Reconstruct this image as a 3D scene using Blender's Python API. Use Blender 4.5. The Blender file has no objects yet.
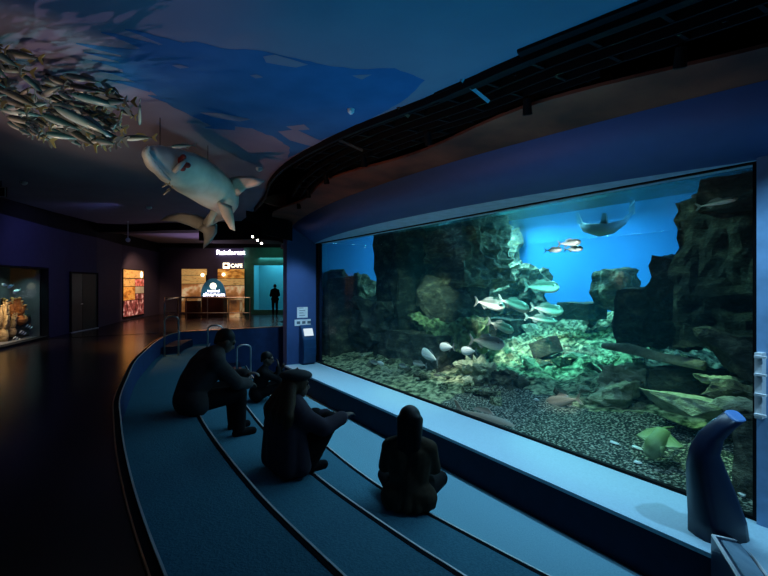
import bpy, bmesh, math, random
from mathutils import Vector, Matrix, noise, Quaternion
C = bpy.context.scene
COL = C.collection
rnd = random.Random(7)
# ------------------------------------------------------------------ frames
F, CX, HY, EYE = 450.0, 384.0, 284.0, 1.3
WX, WY = -.534, .8456            # along the big window (away from the viewer)
NX, NY = .8456, .534             # into the tank
def SP(s, p, z): return Vector((WX*s + NX*p, WY*s + NY*p, z))
def to_sp(v): return (v[0]*WX + v[1]*WY, v[0]*NX + v[1]*NY)
def onz(x, y, z):                # picture point lying on the level z
    d = F*(EYE - z)/(y - HY)
    return Vector(((x - CX)/F*d, d, z))
def ond(x, y, d): return Vector(((x - CX)/F*d, d, EYE - (y - HY)/F*d))
def onp(x, y, p):                # picture point on the vertical plane p parallel to the window
    return ond(x, y, p/((x - CX)/F*NX + NY))
# ------------------------------------------------------------------ materials
MATS = {}
def ramp(nt, stops):
    r = nt.nodes.new('ShaderNodeValToRGB')
    while len(r.color_ramp.elements) < len(stops): r.color_ramp.elements.new(.5)
    for e, (p, c) in zip(r.color_ramp.elements, stops):
        e.position = p; e.color = (*c, 1)
    return r
def mat(name, col, rough=.6, metal=0., col2=None, scale=6., bump=0., detail=4., spec=.5, emit=None, estr=0., stretch=None, dist=0., coat=0., lo=.35, hi=.65):
    m = bpy.data.materials.new(name); m.use_nodes = True
    nt = m.node_tree; b = nt.nodes['Principled BSDF']
    b.inputs['Roughness'].default_value = rough
    b.inputs['Metallic'].default_value = metal
    b.inputs['Specular IOR Level'].default_value = spec
    b.inputs['Base Color'].default_value = (*col, 1)
    if coat: b.inputs['Coat Weight'].default_value = coat
    tc = nt.nodes.new('ShaderNodeTexCoord'); mp = nt.nodes.new('ShaderNodeMapping')
    nt.links.new(tc.outputs['Object'], mp.inputs['Vector'])
    if stretch: mp.inputs['Scale'].default_value = stretch
    nz = nt.nodes.new('ShaderNodeTexNoise')
    nz.inputs['Scale'].default_value = scale; nz.inputs['Detail'].default_value = detail
    nz.inputs['Distortion'].default_value = dist
    nt.links.new(mp.outputs[0], nz.inputs['Vector'])
    if col2 is None: col2 = tuple(c*.8 for c in col)
    r = ramp(nt, [(lo, col), (hi, col2)])
    nt.links.new(nz.outputs[0], r.inputs[0]); nt.links.new(r.outputs[0], b.inputs['Base Color'])
    if bump:
        bp = nt.nodes.new('ShaderNodeBump'); bp.inputs['Strength'].default_value = bump; bp.inputs['Distance'].default_value = .05
        nt.links.new(nz.outputs[0], bp.inputs['Height']); nt.links.new(bp.outputs[0], b.inputs['Normal'])
    if emit:
        b.inputs['Emission Color'].default_value = (*emit, 1); b.inputs['Emission Strength'].default_value = estr
    MATS[name] = m
    return m
def mat_rock(name, c1, c2, c3, scale=2.2, bump=.8):
    m = bpy.data.materials.new(name); m.use_nodes = True
    nt = m.node_tree; b = nt.nodes['Principled BSDF']; b.inputs['Roughness'].default_value = .9
    b.inputs['Specular IOR Level'].default_value = .15
    tc = nt.nodes.new('ShaderNodeTexCoord'); mp = nt.nodes.new('ShaderNodeMapping'); mp.inputs['Scale'].default_value = (1, 1, 1.8)
    nt.links.new(tc.outputs['Object'], mp.inputs[0])
    nz = nt.nodes.new('ShaderNodeTexNoise'); nz.inputs['Scale'].default_value = scale; nz.inputs['Detail'].default_value = 9; nz.inputs['Roughness'].default_value = .68
    nt.links.new(mp.outputs[0], nz.inputs['Vector'])
    r = ramp(nt, [(.3, c1), (.52, c2), (.7, c3)])
    nt.links.new(nz.outputs[0], r.inputs[0]); nt.links.new(r.outputs[0], b.inputs['Base Color'])
    vo = nt.nodes.new('ShaderNodeTexVoronoi'); vo.feature = 'DISTANCE_TO_EDGE'; vo.inputs['Scale'].default_value = scale*1.7
    nt.links.new(nz.outputs['Color'], vo.inputs['Vector'])
    bp = nt.nodes.new('ShaderNodeBump'); bp.inputs['Strength'].default_value = bump; bp.inputs['Distance'].default_value = .12
    nt.links.new(nz.outputs[0], bp.inputs['Height']); nt.links.new(bp.outputs[0], b.inputs['Normal'])
    MATS[name] = m
    return m
def mat_fish(name, back, flank, belly, rough=.3, mid=.55):
    m = bpy.data.materials.new(name); m.use_nodes = True
    nt = m.node_tree; b = nt.nodes['Principled BSDF']; b.inputs['Roughness'].default_value = rough
    tc = nt.nodes.new('ShaderNodeTexCoord'); sx = nt.nodes.new('ShaderNodeSeparateXYZ')
    nt.links.new(tc.outputs['Generated'], sx.inputs[0])
    nz = nt.nodes.new('ShaderNodeTexNoise'); nz.inputs['Scale'].default_value = 14
    nt.links.new(tc.outputs['Generated'], nz.inputs['Vector'])
    ma = nt.nodes.new('ShaderNodeMath'); ma.operation = 'MULTIPLY_ADD'; ma.inputs[1].default_value = .16
    nt.links.new(nz.outputs[0], ma.inputs[0]); nt.links.new(sx.outputs[2], ma.inputs[2])
    r = ramp(nt, [(.2, belly), (mid, flank), (mid + .22, back)])
    nt.links.new(ma.outputs[0], r.inputs[0]); nt.links.new(r.outputs[0], b.inputs['Base Color'])
    MATS[name] = m
    return m
def mat_emit(name, col, strength):
    m = bpy.data.materials.new(name); m.use_nodes = True
    nt = m.node_tree; nt.nodes.remove(nt.nodes['Principled BSDF'])
    e = nt.nodes.new('ShaderNodeEmission'); e.inputs[0].default_value = (*col, 1); e.inputs[1].default_value = strength
    nt.links.new(e.outputs[0], nt.nodes['Material Output'].inputs[0])
    MATS[name] = m
    return m
def mat_picture(name, stops, scale, strength, stretch=(1, 1, 1), rough=.4, detail=3.):
    """a printed, lit-through picture: blotchy colours"""
    m = bpy.data.materials.new(name); m.use_nodes = True
    nt = m.node_tree; b = nt.nodes['Principled BSDF']; b.inputs['Roughness'].default_value = rough
    tc = nt.nodes.new('ShaderNodeTexCoord'); mp = nt.nodes.new('ShaderNodeMapping'); mp.inputs['Scale'].default_value = stretch
    nt.links.new(tc.outputs['Object'], mp.inputs[0])
    nz = nt.nodes.new('ShaderNodeTexNoise'); nz.inputs['Scale'].default_value = scale; nz.inputs['Detail'].default_value = detail
    nt.links.new(mp.outputs[0], nz.inputs['Vector'])
    r = ramp(nt, stops); nt.links.new(nz.outputs[0], r.inputs[0])
    nt.links.new(r.outputs[0], b.inputs['Base Color']); nt.links.new(r.outputs[0], b.inputs['Emission Color'])
    b.inputs['Emission Strength'].default_value = strength
    MATS[name] = m
    return m
def mat_glass(name, tint=(1, 1, 1), refl=.5, rough=0.02):
    m = bpy.data.materials.new(name); m.use_nodes = True
    nt = m.node_tree; nt.nodes.remove(nt.nodes['Principled BSDF'])
    t = nt.nodes.new('ShaderNodeBsdfTransparent'); t.inputs[0].default_value = (*tint, 1)
    g = nt.nodes.new('ShaderNodeBsdfGlossy'); g.inputs['Roughness'].default_value = rough
    fr = nt.nodes.new('ShaderNodeLayerWeight'); pw = nt.nodes.new('ShaderNodeMath'); pw.operation = 'POWER'; pw.inputs[1].default_value = 4.
    nt.links.new(fr.outputs['Facing'], pw.inputs[0])
    mu = nt.nodes.new('ShaderNodeMath'); mu.operation = 'MULTIPLY_ADD'; mu.inputs[1].default_value = refl*.6; mu.inputs[2].default_value = refl*.03
    nt.links.new(pw.outputs[0], mu.inputs[0])
    mx = nt.nodes.new('ShaderNodeMixShader')
    nt.links.new(mu.outputs[0], mx.inputs[0]); nt.links.new(t.outputs[0], mx.inputs[1]); nt.links.new(g.outputs[0], mx.inputs[2])
    nt.links.new(mx.outputs[0], nt.nodes['Material Output'].inputs[0])
    MATS[name] = m
    return m

mat('floor', (.007, .004, .006), .22, col2=(.010, .006, .007), scale=3, spec=.6)
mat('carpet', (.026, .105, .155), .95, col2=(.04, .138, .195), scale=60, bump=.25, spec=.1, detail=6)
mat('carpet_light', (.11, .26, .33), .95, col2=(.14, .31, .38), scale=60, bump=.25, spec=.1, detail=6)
mat('nosing', (.003, .005, .008), .9, spec=.03)
mat('alu', (.5, .54, .56), .5, metal=.1)
mat('bronze', (.32, .16, .08), .4, metal=.8)
mat('navy', (.012, .045, .14), .6, spec=.2)
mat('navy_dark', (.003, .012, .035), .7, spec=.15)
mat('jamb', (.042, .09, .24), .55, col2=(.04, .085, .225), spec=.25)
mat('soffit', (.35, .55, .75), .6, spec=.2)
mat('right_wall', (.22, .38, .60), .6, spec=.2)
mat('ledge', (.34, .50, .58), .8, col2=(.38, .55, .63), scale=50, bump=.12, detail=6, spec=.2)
mat('wall_purple', (.045, .038, .095), .75, col2=(.041, .035, .087), spec=.2)
mat('wall_black', (.008, .007, .010), .8, spec=.1)
mat('ceil', (.165, .15, .2), .8, col2=(.15, .135, .185), scale=2, spec=.1)
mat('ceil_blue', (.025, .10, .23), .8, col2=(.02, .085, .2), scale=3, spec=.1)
mat('black', (.004, .004, .005), .7, spec=.1)
mat('black_metal', (.003, .003, .0035), .7, spec=.12)
mat('brown', (.16, .045, .025), .7, col2=(.05, .016, .012), scale=1.5, spec=.15)
mat('green_wall', (.02, .15, .12), .7)
mat('door', (.035, .026, .022), .5, col2=(.028, .02, .018))
mat('door_dark', (.004, .004, .005), .6)
mat('steel', (.5, .5, .5), .28, metal=1.)
mat('white', (.7, .7, .7), .5)
mat('paper', (.85, .9, .92), .5)
mat('ink', (.1, .15, .2), .6)
mat('far_teal', (.06, .30, .36), .9, col2=(.04, .24, .32), scale=1.2)
mat('tank_wall', (.04, .20, .50), .9, col2=(.035, .175, .46), scale=.6, spec=.05)
mat('gravel', (.025, .035, .03), .95, col2=(.5, .5, .4), scale=30, bump=1., detail=9, spec=.1, lo=.48, hi=.68)
mat('rubble', (.03, .05, .025), .95, col2=(.46, .48, .28), scale=8, bump=1., detail=10, spec=.1, lo=.4, hi=.66)
mat_rock('rock_dark', (.018, .022, .02), (.06, .065, .05), (.19, .2, .13), scale=3., bump=1.)
mat_rock('rock_mid', (.025, .03, .025), (.13, .13, .085), (.42, .42, .26), scale=3.4, bump=1.)
mat_rock('rock_pale', (.16, .2, .12), (.42, .45, .3), (.62, .62, .46), scale=4)
mat_rock('log', (.1, .12, .09), (.26, .26, .2), (.38, .36, .28), scale=3)
mat('moss', (.04, .07, .035), .9, col2=(.22, .34, .15), scale=7, bump=.8)
mat_fish('fish_silver', (.10, .11, .10), (.62, .62, .56), (.95, .9, .85))
mat_fish('fish_white', (.75, .75, .72), (.9, .9, .88), (.95, .95, .95))
mat_fish('fish_brown', (.30, .22, .16), (.58, .40, .30), (.75, .6, .5), .6)
mat_fish('fish_dark', (.02, .02, .02), (.04, .04, .045), (.07, .07, .07), .6)
mat_fish('fish_green', (.13, .20, .07), (.20, .29, .11), (.36, .46, .24), .7)
mat_fish('fish_pale_blue', (.16, .34, .45), (.25, .45, .55), (.55, .75, .8), .6)
mat_fish('shark_blue', (.06, .15, .20), (.09, .2, .26), (.18, .32, .38), .7)
mat_fish('mackerel', (.012, .03, .03), (.07, .085, .07), (.42, .38, .30), .22, .5)
mat_fish('mackerel_teal', (.012, .08, .09), (.10, .24, .25), (.42, .42, .36), .2, .5)
mat('fin_yellow', (.32, .26, .1), .5)
mat('fin_grey', (.2, .22, .21), .5)
mat('eye', (.01, .01, .01), .15)
mat('shark_skin', (.56, .57, .52), .38, col2=(.33, .33, .30), scale=2.6, spec=.5)
mat('shark_back', (.2, .2, .19), .45)
mat('red', (.35, .03, .02), .4, col2=(.15, .02, .015), scale=20)
mat('cloth_black', (.006, .006, .007), .9, spec=.1)
mat('cloth_grey', (.05, .046, .046), .9, col2=(.04, .037, .037), scale=12, spec=.1)
mat('cloth_plum', (.04, .033, .045), .9, spec=.1)
mat('cloth_olive', (.042, .032, .021), .9, col2=(.03, .023, .015), scale=14, spec=.1)
mat('hair_black', (.004, .003, .003), .6, spec=.2, stretch=(8, 8, 1))
mat('hair_brown', (.06, .036, .016), .7, col2=(.035, .02, .009), scale=20, spec=.2, stretch=(4, 4, .6))
mat('skin', (.09, .06, .045), .6, spec=.3)
mat('felt', (.020, .022, .024), .9)
mat('kiosk', (.003, .010, .030), .35, spec=.4)
mat('kiosk_blue', (.012, .06, .16), .4, spec=.4)
mat('kiosk_tip', (.09, .22, .5), .4)
mat('grey_panel', (.20, .30, .36), .5, col2=(.15, .24, .3), scale=10)
mat('coral_orange', (.6, .22, .05), .9, col2=(.4, .12, .03), scale=12, bump=.8)
mat('coral_tan', (.5, .32, .14), .9, col2=(.3, .18, .08), scale=14, bump=.8)
mat('coral_green', (.04, .25, .18), .9, col2=(.02, .15, .13), scale=9, bump=.6)
mat('niche', (.10, .085, .085), .8)
mat_emit('lamp_white', (1., .93, .8), 14.)
mat_emit('neon', (.95, .85, 1.), 4.5)
mat_emit('sign_warm', (1., .85, .6), 4.)
mat_emit('screen', (.75, .9, 1.), .9)
mat_glass('glass', (.97, 1., 1.), .10)
mat_glass('glass_rail', (.8, .84, .84), 1.)
mat_picture('photo_orange', [(.25, (.05, .015, .01)), (.45, (.5, .17, .02)), (.6, (.85, .45, .1)), (.75, (.4, .12, .02))], 3., .42, (1, 1, 2.2))
mat_picture('photo_sand', [(.3, (.35, .17, .04)), (.5, (.8, .5, .18)), (.7, (.55, .28, .07))], 4., .38, (1, 1, 3))
mat_picture('photo_brown', [(.3, (.10, .04, .02)), (.5, (.5, .2, .06)), (.62, (.95, .7, .4)), (.75, (.2, .07, .02))], 1.7, .45, (1, 1, 1.3))
mat_picture('photo_red', [(.3, (.10, .01, .01)), (.5, (.6, .12, .08)), (.7, (.85, .4, .4))], 6., .6)
mat_picture('photo_dark', [(.35, (.03, .01, .01)), (.55, (.3, .06, .06)), (.68, (.8, .5, .45))], 6., .5)
mat_picture('sign_blue', [(.35, (.01, .05, .09)), (.6, (.03, .16, .26))], 2., .4)
# ------------------------------------------------------------------ mesh helpers
def tag(o, label=None, cat=None, group=None, kind=None):
    if label: o['label'] = label
    if cat: o['category'] = cat
    if group: o['group'] = group
    if kind: o['kind'] = kind
    return o
def empty(name, loc=(0, 0, 0), rz=0., label=None, cat=None, group=None):
    o = bpy.data.objects.new(name, None); COL.objects.link(o)
    o.location = loc; o.rotation_euler = (0, 0, rz); o.empty_display_size = .1
    return tag(o, label, cat, group)
def obj(name, bm, m, parent=None, smooth=False, local=None):
    """link a bmesh as one object; a world-space mesh under a parent is brought into its frame;
    a top-level one gets its origin at its own base"""
    bmesh.ops.recalc_face_normals(bm, faces=bm.faces[:])
    if local is None: local = parent is not None and False
    if parent is None:
        if bm.verts:
            xs = [v.co for v in bm.verts]
            c = Vector((sum(v.x for v in xs)/len(xs), sum(v.y for v in xs)/len(xs), min(v.z for v in xs)))
            for v in bm.verts: v.co -= c
        else: c = Vector()
    else:
        c = Vector()
        if not local:
            M = wm(parent).inverted()
            for v in bm.verts: v.co = M @ v.co
    me = bpy.data.meshes.new(name); bm.to_mesh(me); bm.free()
    ms = m if isinstance(m, (list, tuple)) else [m]
    for q in ms: me.materials.append(MATS[q])
    if smooth:
        for p in me.polygons: p.use_smooth = True
    o = bpy.data.objects.new(name, me); COL.objects.link(o); o.location = c
    if parent: o.parent = parent
    return o
def wm(o):
    M = Matrix.LocRotScale(o.location, o.rotation_euler, o.scale)
    return wm(o.parent) @ M if o.parent else M
def B(): return bmesh.new()
def hexa(bm, vs):                # 4 bottom + 4 top corners
    v = [bm.verts.new(p) for p in vs]
    for f in ((0, 3, 2, 1), (4, 5, 6, 7), (0, 1, 5, 4), (1, 2, 6, 5), (2, 3, 7, 6), (3, 0, 4, 7)):
        bm.faces.new([v[i] for i in f])
def sbox(bm, s0, s1, p0, p1, z0, z1):
    hexa(bm, [SP(s0, p0, z0), SP(s1, p0, z0), SP(s1, p1, z0), SP(s0, p1, z0), SP(s0, p0, z1), SP(s1, p0, z1), SP(s1, p1, z1), SP(s0, p1, z1)])
    return bm
def xbox(bm, x0, x1, y0, y1, z0, z1, M=None):
    vs = [Vector(q) for q in ((x0, y0, z0), (x1, y0, z0), (x1, y1, z0), (x0, y1, z0), (x0, y0, z1), (x1, y0, z1), (x1, y1, z1), (x0, y1, z1))]
    if M: vs = [M @ v for v in vs]
    hexa(bm, vs); return bm
def prism(bm, pts, z0, z1):      # plan polygon
    a = [bm.verts.new((p[0], p[1], z0)) for p in pts]; b = [bm.verts.new((p[0], p[1], z1)) for p in pts]
    bm.faces.new(a[::-1]); bm.faces.new(b)
    n = len(a)
    for i in range(n): bm.faces.new((a[i], a[(i+1) % n], b[(i+1) % n], b[i]))
    return bm
def strip(bm, quads):            # quads: list of closed profile loops (k points each) swept along
    rows = [[bm.verts.new(p) for p in q] for q in quads]
    k = len(rows[0])
    for a, b in zip(rows, rows[1:]):
        for i in range(k): bm.faces.new((a[i], a[(i+1) % k], b[(i+1) % k], b[i]))
    bm.faces.new(rows[0]); bm.faces.new(rows[-1][::-1])
    return bm
def tube(bm, pts, r, n=8, caps=True):
    pts = [Vector(p) for p in pts]
    rs = r if isinstance(r, (list, tuple)) else [r]*len(pts)
    t0 = (pts[1] - pts[0]).normalized()
    up = Vector((0, 0, 1)) if abs(t0.z) < .9 else Vector((1, 0, 0))
    u = t0.cross(up).normalized(); rows = []
    for i, p in enumerate(pts):
        t = (pts[min(i+1, len(pts)-1)] - pts[max(i-1, 0)]).normalized()
        u = (u - t*u.dot(t)).normalized(); w = t.cross(u)
        rows.append([bm.verts.new(p + (u*math.cos(2*math.pi*k/n) + w*math.sin(2*math.pi*k/n))*rs[i]) for k in range(n)])
    for a, b in zip(rows, rows[1:]):
        for k in range(n): bm.faces.new((a[k], a[(k+1) % n], b[(k+1) % n], b[k]))
    if caps: bm.faces.new(rows[0][::-1]); bm.faces.new(rows[-1])
    return bm
def ball(bm, c, r, M=None, seg=12, rings=8):
    rr = r if isinstance(r, (tuple, list)) else (r, r, r)
    T = Matrix.Translation(Vector(c)) @ (M.to_4x4() if M else Matrix.Identity(4)) @ Matrix.Diagonal((*rr, 1))
    bmesh.ops.create_uvsphere(bm, u_segments=seg, v_segments=rings, radius=1, matrix=T)
    return bm
def capsule(bm, a, b, ra, rb, n=12):
    a, b = Vector(a), Vector(b); t = (b - a)
    L = t.length
    if L < 1e-5: return ball(bm, a, ra)
    t /= L
    pts, rs = [], []
    for k in range(4):
        q = k/4*math.pi/2; pts.append(a - t*ra*math.cos(q)); rs.append(max(ra*math.sin(q), ra*.08))
    for k in range(0, 5):
        pts.append(a + t*L*k/4); rs.append(ra + (rb-ra)*k/4)
    for k in range(3, -1, -1):
        q = k/4*math.pi/2; pts.append(b + t*rb*math.cos(q)); rs.append(max(rb*math.sin(q), rb*.08))
    return tube(bm, pts, rs, n)
def finish(o, mods):
    for kind, kw in mods:
        m = o.modifiers.new(kind.lower(), kind)
        for k, v in kw.items(): setattr(m, k, v)
    bpy.context.view_layer.update()
    dg = bpy.context.evaluated_depsgraph_get()
    me = bpy.data.meshes.new_from_object(o.evaluated_get(dg))
    o.modifiers.clear(); old = o.data; o.data = me; bpy.data.meshes.remove(old)
    for p in me.polygons: p.use_smooth = True
    return o
def blob(name, bm, m, parent, vox=.014, it=4):
    o = obj(name, bm, m, parent, local=True)
    return finish(o, [('REMESH', dict(mode='VOXEL', voxel_size=vox)), ('SMOOTH', dict(factor=.5, iterations=it))])
def curve(pts):
    """smooth function through (s, p) points"""
    pts = sorted(pts)
    n = len(pts)
    def sl(i):
        a, b = pts[max(i-1, 0)], pts[min(i+1, n-1)]
        return (b[1]-a[1])/(b[0]-a[0])
    def f(s):
        if s <= pts[0][0]: return pts[0][1] + sl(0)*(s-pts[0][0])
        if s >= pts[-1][0]: return pts[-1][1] + sl(n-1)*(s-pts[-1][0])
        for i in range(n-1):
            if s <= pts[i+1][0]: break
        (x0, y0), (x1, y1) = pts[i], pts[i+1]; h = x1-x0; t = (s-x0)/h
        return ((2*t**3-3*t*t+1)*y0 + (t**3-2*t*t+t)*h*sl(i) + (-2*t**3+3*t*t)*y1 + (t**3-t*t)*h*sl(i+1))
    return f
def frange(a, b, n): return [a + (b-a)*i/(n-1) for i in range(n)]
def struct(name, bm, m, smooth=False, parent=None):
    o = obj(name, bm, m, parent, smooth)
    if not parent: o['kind'] = 'structure'
    return o
def dup(root, loc, rot=None, label=None, group=None):
    r = root.copy(); COL.objects.link(r); r.location = loc
    if rot is not None: r.rotation_euler = rot
    if label: r['label'] = label
    if group: r['group'] = group
    for ch in list(root.children):
        c = ch.copy(); COL.objects.link(c); c.parent = r
        for g in list(ch.children):
            d = g.copy(); COL.objects.link(d); d.parent = c
    return r
def textmesh(name, body, size, m, parent, M, depth=.004, align='CENTER'):
    cu = bpy.data.curves.new(name, 'FONT'); cu.body = body; cu.size = size; cu.extrude = depth; cu.align_x = align; cu.align_y = 'CENTER'; cu.resolution_u = 2
    t = bpy.data.objects.new(name, cu); COL.objects.link(t)
    bpy.context.view_layer.update()
    dg = bpy.context.evaluated_depsgraph_get()
    me = bpy.data.meshes.new_from_object(t.evaluated_get(dg)); bpy.data.objects.remove(t)
    me.materials.clear(); me.materials.append(MATS[m])
    me.transform(M)
    if parent: me.transform(wm(parent).inverted())
    o = bpy.data.objects.new(name, me); COL.objects.link(o)
    if parent: o.parent = parent
    return o
def light(kind, name, loc, target, power, col, **kw):
    l = bpy.data.lights.new(name, kind); l.energy = power; l.color = col
    for k, v in kw.items(): setattr(l, k, v)
    o = bpy.data.objects.new(name, l); COL.objects.link(o); o.location = loc
    d = Vector(target) - Vector(loc)
    o.rotation_euler = d.to_track_quat('-Z', 'Y').to_euler()
    return o
WATER_SC, WATER_AB = .052, .065
# ================================================================== THE SETTING
curb = curve([(-3, 1.3), (-1, .72), (1, .36), (2.21, .245), (3.08, .19), (4.06, .165), (5, .17), (5.84, .19), (7.08, .32), (8.59, .51), (9.71, .73), (11.2, 1.06), (12.45, 1.45), (13.2, 1.85)])
L1 = curve([(-3, 2.6), (-1, 1.75), (1, 1.33), (2.29, 1.18), (3.65, 1.07), (5.68, 1.06), (7, 1.17), (9, 1.52), (11, 2.0), (13.2, 2.6)])
L2 = curve([(-3, 3.1), (-1, 2.6), (1, 2.3), (2.34, 2.14), (2.9, 2.06), (4.2, 1.95), (5.9, 1.94), (8.67, 2.19), (11, 2.55), (13.2, 3.0)])
L3 = curve([(-3, 4.1), (-1, 3.7), (1, 3.35), (2.38, 3.10), (3.63, 2.91), (4.44, 2.8), (5.72, 2.81), (8.5, 3.0), (11, 3.25), (13.2, 3.6)])
ZA, ZB, ZC, ZD, ZL = -.36, -.72, -1.08, -1.44, -.95
S_END, PB = 13.2, 4.32
SS = frange(-2.5, S_END, 64)
# walkway floor
bm = B()
strip(bm, [[SP(s, -16, -.12), SP(s, curb(s)-.05, -.12), SP(s, curb(s)-.05, 0), SP(s, -16, 0)] for s in frange(-6, S_END, 70)])
sbox(bm, S_END+.1, 15.15, -16, 5.2, -.12, 0); sbox(bm, 15.15, 30, -16, 9, -.12, 0)
struct('floor', bm, 'floor')
# pit kerb wall: top, trims and the inner face
bm = B()
strip(bm, [[SP(s, curb(s)-.05, -.8), SP(s, curb(s), -.8), SP(s, curb(s), .0), SP(s, curb(s)-.05, .0)] for s in SS])
kw_ = struct('wall_pit_left', bm, 'navy')
bm = B(); strip(bm, [[SP(s, curb(s)-.055, 0), SP(s, curb(s)+.002, 0), SP(s, curb(s)+.002, .012), SP(s, curb(s)-.055, .012)] for s in SS])
obj('kerb_cap', bm, 'nosing', kw_)
bm = B(); strip(bm, [[SP(s, curb(s)-.007, .012), SP(s, curb(s)+.005, .012), SP(s, curb(s)+.005, .019), SP(s, curb(s)-.007, .019)] for s in SS])
obj('inner_edge_trim', bm, 'alu', kw_)
bm = B(); strip(bm, [[SP(s, curb(s)-.064, 0), SP(s, curb(s)-.054, 0), SP(s, curb(s)-.054, .018), SP(s, curb(s)-.064, .018)] for s in SS])
obj('outer_edge_trim', bm, 'bronze', kw_)
# far pit wall
bm = B(); sbox(bm, S_END, S_END+.1, curb(S_END)-.05, 5.2, -1.6, 0)
fw = struct('wall_pit_far', bm, 'navy')
bm = B(); sbox(bm, S_END-.012, S_END+.1, curb(S_END), 5.2, 0, .02); obj('edge_trim', bm, 'bronze', fw)
# carpeted seating tiers
ST = frange(-2.5, S_END-.02, 64)
def tier(name, inner, outer, z, zlow, label, m, edge=True):
    r = empty(name, SP(5, (inner(5)+outer(5))/2, zlow), 0, label, 'seating tier', 'carpeted seating tiers')
    bm = B()
    strip(bm, [[SP(s, inner(s)+.004, zlow-.3), SP(s, outer(s), zlow-.3), SP(s, outer(s), z), SP(s, inner(s)+.004, z)] for s in ST])
    obj('tread', bm, m, r)
    if edge:
        bm = B(); strip(bm, [[SP(s, outer(s)-.05, z), SP(s, outer(s)-.013, z), SP(s, outer(s)-.013, z+.004), SP(s, outer(s)-.05, z+.004)] for s in SS])
        obj('nosing_strip', bm, 'nosing', r)
        bm = B(); strip(bm, [[SP(s, outer(s)-.013, z-.03), SP(s, outer(s)+.002, z-.03), SP(s, outer(s)+.002, z+.008), SP(s, outer(s)-.013, z+.008)] for s in SS])
        obj('edge_trim', bm, 'alu', r)
    return r
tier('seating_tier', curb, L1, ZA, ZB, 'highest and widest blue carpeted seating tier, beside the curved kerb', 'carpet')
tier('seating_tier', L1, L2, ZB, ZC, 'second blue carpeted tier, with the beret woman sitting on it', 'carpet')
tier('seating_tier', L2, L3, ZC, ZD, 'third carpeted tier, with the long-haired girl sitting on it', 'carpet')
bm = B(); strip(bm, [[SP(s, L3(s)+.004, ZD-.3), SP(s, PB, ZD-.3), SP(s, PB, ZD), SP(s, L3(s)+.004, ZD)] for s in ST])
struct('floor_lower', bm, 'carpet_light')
# ledge below the window
lr = empty('window_ledge', SP(6.5, 4.8, ZD), 0, 'long wide pale blue ledge with dark front below the big aquarium window', 'ledge')
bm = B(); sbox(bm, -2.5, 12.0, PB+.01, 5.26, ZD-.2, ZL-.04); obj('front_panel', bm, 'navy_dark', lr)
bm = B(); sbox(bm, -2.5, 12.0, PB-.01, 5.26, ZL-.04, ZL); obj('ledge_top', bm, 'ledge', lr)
# window 1: the big pane
WZ0, WZ1, WS0, WS1, WP = ZL+.005, 2.465, 1.73, 12.0, 5.26
w1 = empty('window_1', SP(6.8, WP, ZL)); w1['kind'] = 'structure'
bm = B(); sbox(bm, WS0, WS1, WP+.035, WP+.045, WZ0, WZ1)
obj('pane', bm, 'glass', w1)
bm = B(); sbox(bm, WS0, WS1, WP, WP+.06, WZ0-.03, WZ0+.03); sbox(bm, WS0, WS1, WP, WP+.06, WZ1-.015, WZ1+.05)
sbox(bm, WS1-.03, WS1+.03, WP, WP+.06, WZ0, WZ1); sbox(bm, WS0-.03, WS0+.02, WP, WP+.06, WZ0, WZ1)
obj('window_seal', bm, 'black', w1)
# left pillar (jamb), right wall, header
bm = B(); sbox(bm, 12.0, 12.3, 4.39, 5.29, -1.6, 3.0); sbox(bm, 12.3, 13.19, 4.75, 5.2, -1.6, 3.0)
struct('wall_pillar', bm, 'jamb')
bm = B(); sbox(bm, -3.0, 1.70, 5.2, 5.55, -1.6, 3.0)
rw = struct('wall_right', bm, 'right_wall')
arc_lo = lambda s: 5.24 - .70*max(0, 1-((s-6.87)/5.2)**2)
arc_hi = lambda s: 4.50 - .68*max(-1, 1-((s-6.5)/5.4)**2)
SH = frange(-1.0, 12.0, 50)
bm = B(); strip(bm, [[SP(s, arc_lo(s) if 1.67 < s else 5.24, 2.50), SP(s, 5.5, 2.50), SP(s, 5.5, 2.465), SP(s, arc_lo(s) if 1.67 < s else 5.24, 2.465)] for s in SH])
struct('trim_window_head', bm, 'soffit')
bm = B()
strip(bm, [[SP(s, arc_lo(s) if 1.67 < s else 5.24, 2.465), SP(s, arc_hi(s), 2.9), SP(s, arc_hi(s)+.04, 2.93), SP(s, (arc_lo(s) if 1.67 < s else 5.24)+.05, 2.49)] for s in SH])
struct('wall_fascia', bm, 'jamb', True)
bm = B(); sbox(bm, -1.5, 15.1, 5.3, 5.41, 2.51, 3.74); struct('wall_header', bm, 'navy_dark')
# brown soffit ring in front of the blue fascia
bm = B(); strip(bm, [[SP(s, arc_hi(s)-.62+.12*math.sin(s*1.7), 2.96), SP(s, arc_hi(s)+.03, 2.90), SP(s, arc_hi(s)+.03, 2.99), SP(s, arc_hi(s)-.62+.12*math.sin(s*1.7), 2.99)] for s in frange(-1.0, 12.6, 60)])
struct('ceiling_ring', bm, 'brown')
# ceiling: slab with a curved edge, black void above the ring
edge = curve([(-3, 3.9), (-1, 3.3), (1.39, 2.83), (2.29, 2.64), (3.19, 2.53), (4.43, 2.29), (5.9, 2.2), (7.2, 2.34), (8.48, 2.66), (10.4, 3.0), (12.6, 3.6)])
CZ = 3.0
bm = B()
strip(bm, [[SP(s, -16, CZ), SP(s, edge(s), CZ), SP(s, edge(s), CZ+.06), SP(s, -16, CZ+.06)] for s in frange(-6, 3, 30)])
rows = []
for s in frange(3, 12.9, 40):
    rows.append(s)
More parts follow.
